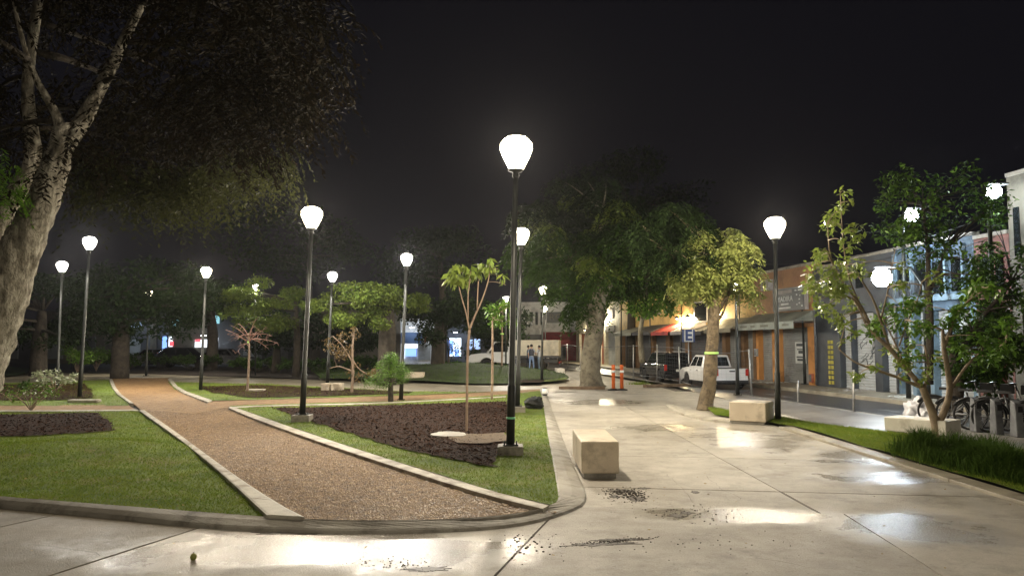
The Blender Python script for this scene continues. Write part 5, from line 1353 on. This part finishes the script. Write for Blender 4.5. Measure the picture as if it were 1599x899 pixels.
    for sy in (-1, 1):
        k = MB(); k.box((L + .002, sy * (Wd / 2 - .24), hd - .3), (.06, .34, .16)); B(k, 'headlight', M['galv'], None, .02)
        xr_ = -L if kind != 'truck' else -L
        k = MB(); k.box((xr_ - .004, sy * (Wd / 2 - .085), .92 if kind != 'truck' else .6), (.07, .16, .36 if kind != 'truck' else .12)); B(k, 'tail_light', M['red'], None, .015)
        k = MB(); k.box((cx1 - .28, sy * (Wd / 2 + .08), hd + .08), (.12, .16, .16)); B(k, 'mirror', M['black'], None, .03)
        for dx in ([-.1, .85] if kind in ('suv', 'pickup', 'car') else [.6]):
            k = MB(); k.box((dx, sy * (Wd / 2 + .012), hd - .16), (.16, .03, .035)); B(k, 'door_handle', M['black'], None, .008)
    k = MB(); k.box((L + .03, 0, z0 + .14), (.16, Wd - .06, .24)); B(k, 'bumper', M['black'] if kind == 'suv' else paint, None, .04)
    k = MB(); k.box((-L - .05, 0, z0 + .12), (.16, Wd - .08, .2)); B(k, 'bumper', M['black'], None, .03)
    k = MB(); k.box((L + .012, 0, hd - .32), (.04, Wd - .85, .2)); B(k, 'grille', M['black'], None, .01)
    if kind == 'pickup':
        k = MB(); k.box((-1.62, 0, 1.125), (1.7, Wd - .24, .02)); B(k, 'bed_cover', M['black'])
        k = MB(); k.box((-L - .012, 0, .88), (.03, Wd - .42, .46)); B(k, 'tailgate', paint, None, .02)
        k = MB(); k.box((-L - .035, 0, .98), (.03, .3, .07)); B(k, 'tailgate_handle', M['black'])
    if kind in ('suv', 'car'):
        k = MB(); k.box((-L - .012, 0, .75), (.02, .42, .14)); B(k, 'number_plate', M['white'])
    if kind == 'suv':
        for sy in (-.6, .6): k = MB(); k.tube([(-1.9, sy, tp + .05), (.3, sy, tp + .05)], .022, 6); B(k, 'roof_rail', M['galv'])
    if kind == 'truck':
        k = MB(); k.box((-1.55, 0, 1.0), (3.5, 2.3, .14)); B(k, 'chassis', M['black'])
        k = MB(); k.box((-1.6, 0, 1.08 + .55), (3.4, 2.34, 1.1)); B(k, 'cargo_box', M['cream'], None, .03)
        for i in range(7):
            for sy in (-1, 1): k = MB(); k.box((-3.2 + i * .54, sy * 1.19, 1.63), (.07, .05, 1.08)); B(k, 'side_rib', M['cream'])
        k = MB(); k.box((-1.5, 0, .7), (3.2, .8, .3)); B(k, 'undercarriage', M['black'])
    t.location = loc; t.rotation_euler = (0, 0, rz); t.scale = (sc, sc, sc)
    return t
wp = mat('white_car_paint', (.72, .72, .70), (.66, .66, .64), .22, 1); dp = mat('dark_car_paint', (.02, .022, .025), rough=.18); sp2 = mat('silver_car_paint', (.25, .26, .27), rough=.2, metal=.4)
rear = G(1150, 604, -.12)
ang = FANG
vehicle('pickup_truck', 'white double cab pickup parked in the street behind the banded tree', 'pickup', (9.4, 36.3, -.12), ang, .84, 'pickup', wp)
sr = G(1045, 598, -.12)
vehicle('suv', 'dark sport utility vehicle parked ahead of the white pickup', 'car', (8.45, 42.5, -.12), ang, .86, 'suv', dp)
tc_ = P(795, 570, 56)
vehicle('truck', 'white cab truck with a cream box parked across behind the group of people', 'truck', (tc_.x + .4, 56, 0), math.pi - .12, 1.0, 'truck', wp)
c1_ = P(284, 560, 60); vehicle('parked_car', 'dark car parked in the side street before lit shops', 'car', (c1_.x, 60.5, 0), 0.05, 1.12, 'car', dp)
c2_ = P(250, 560, 64); vehicle('parked_car', 'silver car parked behind the dark one in the side street', 'car', (P(236, 560, 64).x, 64, 0), 3.2, 1.05, 'car', sp2)
c3_ = P(345, 560, 62); vehicle('parked_car', 'car half hidden behind the lamp post at the white lit shop', 'car', (c3_.x, 63, 0), 0.0, 1.05, 'car', sp2)

# ------------------------------------------------------------------ shops across the park at the left
yS = 74.0
def row_building(px0, px1, pyt, m, lab, items):
    a, b_ = P(px0, 540, yS).x, P(px1, 540, yS).x; z = P(px0, pyt, yS).z
    t = thing('row_building', ((a + b_) / 2, yS, 0), lab, 'building')
    k = MB(); k.box(((a + b_) / 2, yS + 5, z / 2), (b_ - a - .02, 10, z)); k.build('wall', m, t)
    k = MB(); k.box(((a + b_) / 2, yS - .02, z + .06), (b_ - a - .05, .4, .16)); k.build('cornice', m, t)
    for (x0, x1, y0, y1, mm, nm, o) in items:
        p0, p1 = P(x0, y1, yS), P(x1, y0, yS); k = MB(); k.box(((p0.x + p1.x) / 2, yS - o / 2 - .005, (max(p0.z, .02) + p1.z) / 2), (p1.x - p0.x, o, p1.z - max(p0.z, .02))); k.build(nm, mm, t)
    return t
lw = emis('lit_shop_white', (.85, .92, 1.0), 1.5); lb = emis('lit_shop_blue', (.25, .45, 1.0), 1.1); ldim = emis('dim_lit_sign', (.45, .6, .85), .7); lred = emis('red_sign', (1, .12, .15), 1.0); lcy = emis('cyan_sign', (.35, .75, .85), .7)
dkw = cm('dim_wall', (.09, .09, .095)); dkw2 = cm('dim_wall_warm', (.13, .11, .08)); dkblue = cm('navy_awning', (.02, .05, .12))
row_building(-300, 60, 500, dkw, 'dim grey building far behind the leaning tree', [(-80, -50, 530, 560, M['shd'], 'shutter', .1), (0, 30, 530, 560, M['shg'], 'shutter', .1)])
row_building(60, 180, 488, dkw2, 'dim brownish building behind the leftmost lamps', [(75, 100, 528, 560, M['shg'], 'shutter', .1), (120, 150, 525, 560, M['shd'], 'shutter', .1), (80, 95, 498, 515, M['glass'], 'window', .08), (125, 140, 498, 515, M['glass'], 'window', .08)])
row_building(180, 262, 484, dkw, 'building with a pale blue lit sign across the park', [(193, 222, 497, 511, ldim, 'lit_sign', .3), (196, 220, 530, 560, M['shg'], 'shutter', .1), (235, 246, 500, 560, dkw2, 'pilaster', .2), (254, 272 - 11, 525, 545, lb, 'lit_shopfront', .12)])
row_building(262, 330, 486, dkw2, 'building with a small cyan sign above a parked car', [(270, 279, 499, 509, lcy, 'lit_sign', .3), (264, 270, 525, 541, lw, 'lit_shopfront', .12), (266, 271, 533, 540, lred, 'red_sign', .2), (305, 328, 530, 542, lw, 'lit_shopfront', .12), (306, 314, 530, 534, lred, 'red_sign', .2)])
row_building(330, 470, 482, dkw, 'building with a bright angled blue white sign and lit shopfront', [(330, 343, 493, 505, lcy, 'lit_sign', .3), (331, 341, 527, 543, lw, 'lit_shopfront', .12), (333, 338, 535, 542, dkblue, 'counter', .16), (380, 410, 525, 560, M['shg'], 'shutter', .1), (430, 450, 525, 560, M['shd'], 'shutter', .1)])
row_building(470, 625, 486, dkw2, 'dim tan building behind the spreading tree', [(560, 582, 525, 536, M['beige'], 'sign_panel', .2), (600, 606, 525, 560, lw, 'lit_doorway', .1), (500, 540, 525, 560, M['shd'], 'shutter', .1)])
row_building(625, 690, 500, M['wplast'], 'white shop with a navy awning and lit blue counter', [(628, 660, 519, 536, dkblue, 'awning', .9), (633, 652, 537, 543, lw, 'lit_menu', .2), (634, 650, 544, 556, lb, 'counter', .3), (653, 672, 537, 562, M['shg'], 'shutter', .1), (663, 667, 520, 534, M['redpan'], 'sign_panel', .15), (629, 632, 537, 560, lw, 'lit_doorway', .15)])
row_building(690, 812, 492, dkw, 'building with a vivid blue and white lit shopfront behind the mound', [(700, 720, 528, 556, lw, 'lit_shopfront', .1), (700, 708, 531, 553, lb, 'display', .25), (710, 717, 545, 556, lb, 'display', .2), (732, 738, 530, 546, ldim, 'lit_sign', .2), (740, 750, 529, 545, ldim, 'round_lit_sign', .4), (690, 697, 510, 560, M['wplast'], 'pilaster', .2)])
for (px, py, pw, col, l) in [(208, 503, 90, (.6, .8, 1), 'cold flood lamp lighting a sign across the park, left'), (318, 525, 90, (.8, .9, 1), 'flood lamp over the white lit shopfront'), (643, 512, 110, (.8, .9, 1), 'flood lamp over the navy awning'), (712, 520, 110, (.5, .7, 1), 'flood lamp over the vivid blue shopfront')]:
    p = P(px, py, yS - 2.2); t = thing('flood_lamp', P(px, py, yS), l, 'flood lamp', 'flood lamps across the park')
    k = MB(); k.tube([P(px, py, yS) + Vector((0, 0, .2)), p + Vector((0, 0, .2))], .03, 5); k.build('bracket', M['galvdk'], t)
    k = MB(); k.box(p + Vector((0, 0, .12)), (.5, .3, .12)); k.build('housing', M['galvdk'], t)
    k = MB(); k.box(p + Vector((0, 0, .05)), (.4, .22, .02)); k.build('lens', M['led'], t)
    point('lamp_light', p + Vector((0, 0, -.08)), col, pw, .08, t)

# ------------------------------------------------------------------ docked bicycles
def torus(k, c, Rr, r, n=24, m=6, ax='y'):
    vs = []; fs = []
    for i in range(n):
        a = 2 * math.pi * i / n
        for j in range(m):
            b_ = 2 * math.pi * j / m; q = Rr + r * math.cos(b_)
            vs.append((c[0] + q * math.cos(a), c[1] + r * math.sin(b_), c[2] + q * math.sin(a)))
            fs.append((i * m + j, ((i + 1) % n) * m + j, ((i + 1) % n) * m + (j + 1) % m, i * m + (j + 1) % m))
    k.add(vs, fs, True)
def bicycle(lab):
    t = thing('bicycle', (0, 0, 0), lab, 'bicycle', 'hire bicycles at the dock')
    def B(k, nm, m, par=None): o = k.build(nm, m, None); o.parent = par or t; return o
    for wx in (-.52, .52):
        w_ = bpy.data.objects.new('wheel', None); COL.objects.link(w_); w_.parent = t; w_.location = (wx, 0, .34)
        k = MB(); torus(k, (0, 0, 0), .315, .025); B(k, 'tyre', M['rubber'], w_)
        k = MB(); 
        for i in range(12): a = i * math.pi / 6; k.tube([(0, .02 * (-1) ** i, 0), (.3 * math.cos(a), 0, .3 * math.sin(a))], .003, 3)
        B(k, 'spokes', M['galv'], w_)
    k = MB(); k.tube([(-.52, 0, .34), (-.12, 0, .30), (.38, 0, .72)], .025, 6); k.tube([(-.12, 0, .3), (-.22, 0, .82)], .022, 6); k.tube([(-.52, 0, .34), (-.2, 0, .66)], .014, 5); k.tube([(.52, 0, .34), (.36, 0, .9)], .02, 6); B(k, 'frame', M['galvdk'])
    k = MB(); k.tube([(.36, 0, .9), (.33, 0, 1.02)], .02, 6); k.tube([(.22, -.28, 1.03), (.34, -.15, 1.05), (.34, .15, 1.05), (.22, .28, 1.03)], .016, 6); B(k, 'handlebar', M['black'])
    k = MB(); k.hexa([(-.38, -.09, .84), (-.1, -.03, .84), (-.1, .03, .84), (-.38, .09, .84)], [(-.38, -.08, .9), (-.1, -.02, .89), (-.1, .02, .89), (-.38, .08, .9)]); B(k, 'saddle', M['black'])
    k = MB(); pts = arc(-.52, .34, .37, .2, 2.6, 8); k.tube([(x, 0, z) for x, z in pts], .03, 5); B(k, 'rear_mudguard', M['black'])
    k = MB(); pts = arc(.52, .34, .37, .5, 2.9, 8); k.tube([(x, 0, z) for x, z in pts], .03, 5); B(k, 'front_mudguard', M['galvdk'])
    k = MB(); k.box((.56, 0, .92), (.26, .3, .2)); B(k, 'basket', M['black'])
    return t
bk = bicycle('hire bicycle nearest the dark tree trunk, wheel seen left of its dock')
spots = [(1516, 671), (1548, 675), (1580, 679), (1612, 683)]
bl_ = ['hire bicycle nearest the dark tree trunk, leftmost of the docked row', 'second hire bicycle from the dark tree trunk', 'third hire bicycle from the dark tree trunk', 'hire bicycle cut by the right edge of the photo']
for i, (px, py) in enumerate(spots):
    o = bk if i == 0 else copy_tree(bk)
    p = G(px, py); o.location = (p.x + .02, p.y + .45, .012); o.rotation_euler = (0, 0, R(-35)); o.scale = (1.0, 1.0, 1.0); o['label'] = bl_[i]
def dock(lab, p):
    t = thing('bike_dock', p, lab, 'bike dock', 'docks of the hire bicycles')
    k = MB(); k.hexa([(p.x - .085, p.y - .1, .012), (p.x + .085, p.y - .1, .012), (p.x + .085, p.y + .14, .012), (p.x - .085, p.y + .14, .012)], [(p.x - .075, p.y - .05, .70), (p.x + .075, p.y - .05, .70), (p.x + .075, p.y + .1, .76), (p.x - .075, p.y + .1, .76)]); k.build('post', M['galvdk'], t, .02)
    k = MB(); k.box((p.x, p.y - .09, .58), (.10, .03, .12)); k.build('lock_plate', M['black'], t)
for (px, py), l in zip(spots, ('grey dock post of the leftmost hire bicycle', 'grey dock post of the second hire bicycle', 'grey dock post of the third hire bicycle', 'grey dock post at the right edge of the photo')):
    dock(l, G(px + 10, py + 3, .012))

# ------------------------------------------------------------------ people
def person(lab, loc, rz, sc, cloth, arms=((.16, -.05), (.16, .05)), stride=.12, group=None, bend=0.0, vest=None, cap=None, hairc=(.02, .015, .012), skin=(.42, .26, .18)):
    top, trou, shoe = cloth
    t = thing('person', (0, 0, 0), lab, 'person', group)
    Vv = []; Ee = []; Rr = []
    def add(p, r, par=None):
        Vv.append(Vector(p)); Rr.append(r); i = len(Vv) - 1
        if par is not None: Ee.append((par, i))
        return i
    pel = add((0, 0, .96), (.145, .11)); w1 = add((.0, 0, 1.10), (.125, .095), pel); ch = add((.01 + bend, 0, 1.30), (.155, .105), w1); nb = add((.0 + bend, 0, 1.44), (.11, .075), ch); nk = add((.01 + bend, 0, 1.50), (.05, .05), nb); hd = add((.02 + bend, 0, 1.575), (.068, .075), nk); ht = add((.01 + bend, 0, 1.67), (.074, .082), hd); add((.005 + bend, 0, 1.725), (.05, .055), ht)
    for s, st in ((-1, stride), (1, -stride)):
        h_ = add((0, s * .095, .88), (.09, .09), pel); kn = add((st * .5 + .03, s * .105, .49), (.058, .058), h_); an = add((st - .01, s * .11, .09), (.038, .038), kn); he = add((st - .02, s * .11, .045), (.036, .036), an); add((st + .15, s * .12, .03), (.03, .028), he)
    for s, (ax, fx) in zip((-1, 1), arms):
        sh = add((bend, s * .17, 1.40), (.055, .055), nb); el = add((ax * .3 + bend, s * .235, 1.13), (.04, .04), sh); wr_ = add((ax + fx + bend, s * .23, .90 + abs(ax) * .9), (.026, .026), el)
        d = (Vv[wr_] - Vv[el]).normalized(); pm = add(Vv[wr_] + d * .06, (.032, .018), wr_)
        for q in range(4):
            f1 = add(Vv[pm] + d * .045 + Vector((0, 0, 0)) + Vector((.010 + (q - 1.5) * .018, -s * .004, 0)), (.0085, .0085), pm); add(Vv[f1] + d * (.035 - abs(q - 1.3) * .006) + Vector((.004, -s * .012, 0)), (.007, .007), f1)
        add(Vv[wr_] + d * .05 + Vector((.045, -s * .01, 0)), (.009, .009), wr_)
    me = bpy.data.meshes.new('body'); me.from_pydata([tuple(v) for v in Vv], Ee, []); me.update()
    o = bpy.data.objects.new('body', me); COL.objects.link(o)
    sk = o.modifiers.new('skin', 'SKIN'); sk.use_smooth_shade = True
    for i, sv in enumerate(me.skin_vertices[0].data): sv.radius = Rr[i]; sv.use_root = (i == 0)
    ss = o.modifiers.new('sub', 'SUBSURF'); ss.levels = 1; ss.render_levels = 1
    m, n, l, p = newmat('clothed_figure')
    tc = n.new('ShaderNodeTexCoord').outputs['Object']; sx = n.new('ShaderNodeSeparateXYZ'); l.new(tc, sx.inputs[0])
    z = sx.outputs[2]
    col = mixcol(n, l, mth(n, l, 'GREATER_THAN', z, .085), shoe, trou)
    arm = mth(n, l, 'GREATER_THAN', mth(n, l, 'ABSOLUTE', sx.outputs[1]), .185)
    col = mixcol(n, l, mth(n, l, 'GREATER_THAN', z, .97), col, top)
    hand = mth(n, l, 'MULTIPLY', arm, mth(n, l, 'LESS_THAN', z, .98 + abs(arms[0][0]) * .8)); hand = mth(n, l, 'MULTIPLY', hand, mth(n, l, 'GREATER_THAN', z, .6))
    col = mixcol(n, l, hand, col, skin)
    col = mixcol(n, l, mth(n, l, 'GREATER_THAN', z, 1.475), col, skin)
    l.new(col, p.inputs['Base Color']); p.inputs['Roughness'].default_value = .75
    me.materials.append(m); o.parent = t
    def B(k, nm, mm): q = k.build(nm, mm, None); q.parent = t; return q
    hm = mat('hair', hairc, rough=.5)
    k = MB(); k.lathe([(.084, -.06), (.094, .0), (.088, .055), (.05, .095), (.01, .105)], (-.012 + bend, 0, 1.655), 14)
    B(k, 'hair' if cap is None else 'cap', hm if cap is None else mat('cap_cloth', cap, rough=.6))
    for s in (-1, 1):
        k = MB(); k.lathe([(.009, -.006), (.011, 0), (.006, .006)], (.094 + bend, s * .03, 1.625), 6); B(k, 'eye', M['black'])
        k = MB(); k.box((.012 + bend, s * .082, 1.61), (.035, .018, .055)); B(k, 'ear', mat('skin', skin, rough=.6) if 'skin' not in bpy.data.materials else bpy.data.materials['skin'])
    sm_ = bpy.data.materials['skin']
    k = MB(); k.hexa([(.085 + bend, -.014, 1.575), (.118 + bend, -.012, 1.578), (.118 + bend, .012, 1.578), (.085 + bend, .014, 1.575)], [(.085 + bend, -.007, 1.625), (.093 + bend, -.006, 1.625), (.093 + bend, .006, 1.625), (.085 + bend, .007, 1.625)]); B(k, 'nose', sm_)
    k = MB(); k.box((.092 + bend, 0, 1.552), (.012, .045, .009)); B(k, 'mouth', mat('lips', (.30, .12, .10)) if 'lips' not in bpy.data.materials else bpy.data.materials['lips'])
    if vest:
        k = MB(); prof = [(1.02, .165, .125), (1.15, .155, .122), (1.3, .185, .135), (1.41, .17, .115), (1.455, .1, .085)]; n_ = 18; vs = []; fs = []
        for zz, ry_, rx_ in prof:
            for j in range(n_): a = 2 * math.pi * j / n_; vs.append((rx_ * math.cos(a) + .005 + bend, ry_ * math.sin(a), zz))
        for i in range(len(prof) - 1):
            for j in range(n_): fs.append((i * n_ + j, i * n_ + (j + 1) % n_, (i + 1) * n_ + (j + 1) % n_, (i + 1) * n_ + j))
        k.add(vs, fs, True); B(k, 'vest', mat('vest_cloth', vest, rough=.6))
    t.location = loc; t.rotation_euler = (0, 0, rz); t.scale = (sc,) * 3
    return t
grp = 'people standing by the far lawn'
jean = (.16, .24, .40); dkn = (.02, .022, .03)
person('person with dark backpack-like vest, grey sleeves and light blue jeans', G(830, 580.5), 1.1, 1.08, ((.30, .33, .38), jean, (.7, .7, .68)), vest=(.03, .035, .05), group=grp, arms=((.3, 0), (.05, .02)))
bpy.data.objects['person']['label'] = 'person in dark vest over grey sleeves and light blue jeans, white shoes'
person('person in a bright yellow vest standing behind the one in light jeans', G(837, 578), 3.6, 1.05, ((.10, .12, .2), (.03, .04, .08), dkn), vest=(.75, .72, .06), group=grp)
person('person in pale jacket and blue jeans at the right of the group', G(842, 579.5), 2.6, 1.04, ((.50, .52, .54), (.2, .28, .4), (.5, .5, .5)), group=grp, arms=((.05, .1), (.3, .05)))
person('person in dark clothes half hidden at the left of the group', G(825, 579), .4, 1.04, ((.08, .10, .12), dkn, dkn), group=grp)
person('person in white top and black skirt near the front of the truck', G(764, 573.5, .0), 2.0, .95, ((.6, .58, .55), (.012, .012, .015), dkn), group=grp)
person('person in dark red top beside the one in the white top', G(770, 572.5, .0), 1.2, .95, ((.22, .06, .06), (.03, .03, .04), dkn), group=grp)
person('person in yellow green vest and white cap behind the bushes at left', G(114, 577.5, .0), -1.2, .95, ((.1, .12, .12), dkn, dkn), vest=(.45, .55, .08), cap=(.6, .62, .65), bend=.03)
# white banner box by the truck
p = G(783, 577); k = MB(); k.box((p.x, p.y, .55), (.7, .5, 1.1)); tag(k.build('white_cabinet', M['white'], None, .02), 'white box standing between the people and the near lamp poles', 'box')
p = G(852.5, 571); t = thing('waste_bin', p, 'pale tall bin right of the people before the maroon shop', 'bin'); k = MB(); k.lathe([(.24, 0), (.3, 1.0)], p, 14); k.build('body', M['galv'], t); k = MB(); k.lathe([(.32, 1.0), (.3, 1.1), (.1, 1.14)], p, 14); k.build('lid', M['galvdk'], t)

# ------------------------------------------------------------------ litter, cracks and small facade fittings
def litter(poly, n, z, size, m, label, name='fallen_leaves'):
    q = pts_in(poly, n, power=.6); k = len(q); a = RNG.uniform(0, 6.28, k); L = size * RNG.uniform(.6, 1.4, k)
    d = np.stack([np.cos(a), np.sin(a), RNG.normal(0, .15, k)], 1) * L[:, None]; s_ = np.stack([-np.sin(a), np.cos(a), RNG.normal(0, .3, k)], 1) * (L * .45)[:, None]
    c = np.column_stack([q, np.array([z(x, y) if callable(z) else z for x, y in q]) + size * .35])
    V = np.stack([c - d * .5, c - s_ * .5 + np.array([0, 0, .002]), c + d * .5, c + s_ * .5], 1).reshape(-1, 3)
    return stuff(npmesh(name, V, np.arange(4 * k).reshape(-1, 4), m), label)
M['deadleaf'] = leafmat('dead_leaf', (.22, .13, .05), (.34, .26, .09), .2, .7)
litter([(-6, 4.6), (6, 4.6), (6, 26), (1.2, 26), (1.2, 9.6), (.6, 8), (-6, 7.4)], 170, .002, .035, M['deadleaf'], 'a few dead leaves on the wet paving')
litter(pA, 150, zA, .04, M['deadleaf'], 'dead leaves on the left lawn')
litter(pD, 130, zD, .035, M['deadleaf'], 'dead leaves on the central lawn')
litter(pG, 160, .06, .03, M['deadleaf'], 'dead leaves on the gravel path')
litter(pR, 160, zR, .05, M['deadleaf'], 'dead leaves in the right grass strip')
def crack(pts, wd, seed):
    rr = random.Random(seed); p = resample([G(*q) for q in pts], .12); vs = []; fs = []
    for i, c in enumerate(p):
        j = Vector((rr.gauss(0, .012), rr.gauss(0, .012), 0)); w_ = wd * rr.uniform(.4, 1.2)
        vs += [(c.x + j.x - w_, c.y + j.y, .0025), (c.x + j.x + w_, c.y + j.y + w_, .0025)]
        if i: fs.append((2 * i - 2, 2 * i - 1, 2 * i + 1, 2 * i))
    return MB().add(vs, fs).build('paving_crack', M['joint'], plaza)
for i, (pts, wd) in enumerate([([(834, 835), (812, 858), (777, 896)], .004), ([(1040, 740), (1066, 762), (1082, 785)], .0025), ([(1100, 742), (1130, 765), (1160, 780)], .0025), ([(600, 884), (720, 872), (820, 862)], .002), ([(1280, 700), (1330, 722), (1405, 735)], .003), ([(1180, 870), (1260, 884), (1390, 896)], .0025), ([(60, 850), (150, 862), (190, 880)], .003)]): crack(pts, wd, i)
for px, z1_, l in ((1017, 5.2, 'rain pipe down the ochre front left of the awnings'), (1157.5, 5.2, 'rain pipe on the ochre front right of the banded tree'), (1276, 5.2, 'rain pipe where the brown and dark grey buildings meet'), (1403, 5.2, 'rain pipe on the pale blue building')):
    s_ = sfac(px); k = MB(); k.tube([fp(s_, .07, .05), fp(s_, .07, z1_)], .045, 7)
    for z_ in (.9, 2.4, 4.0): k.add(*(lambda c: ([c + Vector((-.07, -.07, 0)), c + Vector((.07, -.07, 0)), c + Vector((.07, .07, 0)), c + Vector((-.07, .07, 0))], [(0, 1, 2, 3)]))(fp(s_, .06, z_)))
    tag(k.build('rain_pipe', M['galvdk']), l, 'pipe')
for px, z_, l in ((1030, 4.3, 'small air conditioner box high on the ochre front behind leaves'), (1205, 4.9, 'air conditioner box at the top left of the signboard')):
    t = thing('air_conditioner', fp(sfac(px), 0, z_), l, 'air conditioner'); k = MB(); s_ = sfac(px); fbox(k, s_ - .4, s_ + .4, .003, .32, z_ - .28, z_ + .28); k.build('casing', M['cgrey'], t, .02)
    k = MB(); k.tube([fp(s_, .325, z_), fp(s_, .335, z_)], .2, 16); k.build('fan_grille', M['black'], t)
for px, m_, l in ((1182.6, 'galv', 'grey meter box beside the left shutter of the brown shop'), (1268, 'redpan', 'small reddish box low on the orange pillar of the brown shop')):
    t = thing('meter_box', fp(sfac(px), 0, 1.3), l, 'meter box'); k = MB(); s_ = sfac(px); zz = 1.45 if m_ == 'galv' else .35; fbox(k, s_ - .14, s_ + .14, .003, .12, zz - .2, zz + .2); k.build('casing', M[m_], t, .01)
    k = MB(); fbox(k, s_ - .11, s_ + .11, .121, .13, zz - .15, zz + .15); k.build('cover', M['galvdk'], t)
for i, px in enumerate((1190, 1222, 1345, 1440)):
    b = fp(sfac(px), .5 + .3 * (i % 2), .02); k = MB(); rr = random.Random(i)
    for j in range(26): c = b + Vector((rr.gauss(0, .5), rr.gauss(0, .35), .01)); k.box(c, (rr.uniform(.04, .16), rr.uniform(.03, .12), .02), rr.uniform(0, 3))
    stuff(k.build('street_litter', M['print' if i % 2 else 'cgrey']), 'scraps of paper litter on the far pavement')

# ------------------------------------------------------------------ haze added to imitate glare round the lamps
hb = MB(); hb.box((0, 90, 12), (420, 300, 30))
m = bpy.data.materials.new('haze'); m.use_nodes = True; n = m.node_tree.nodes; l = m.node_tree.links
n.remove(n['Principled BSDF']); pv = n.new('ShaderNodeVolumePrincipled'); pv.inputs['Color'].default_value = (.93, .94, 1.0, 1); pv.inputs['Density'].default_value = .0002; pv.inputs['Anisotropy'].default_value = .75
l.new(pv.outputs[0], n['Material Output'].inputs['Volume'])
hz_ = hb.build('haze', m); hz_['kind'] = 'stuff'; hz_['label'] = 'thin haze added to give the lamps a glare-like glow'
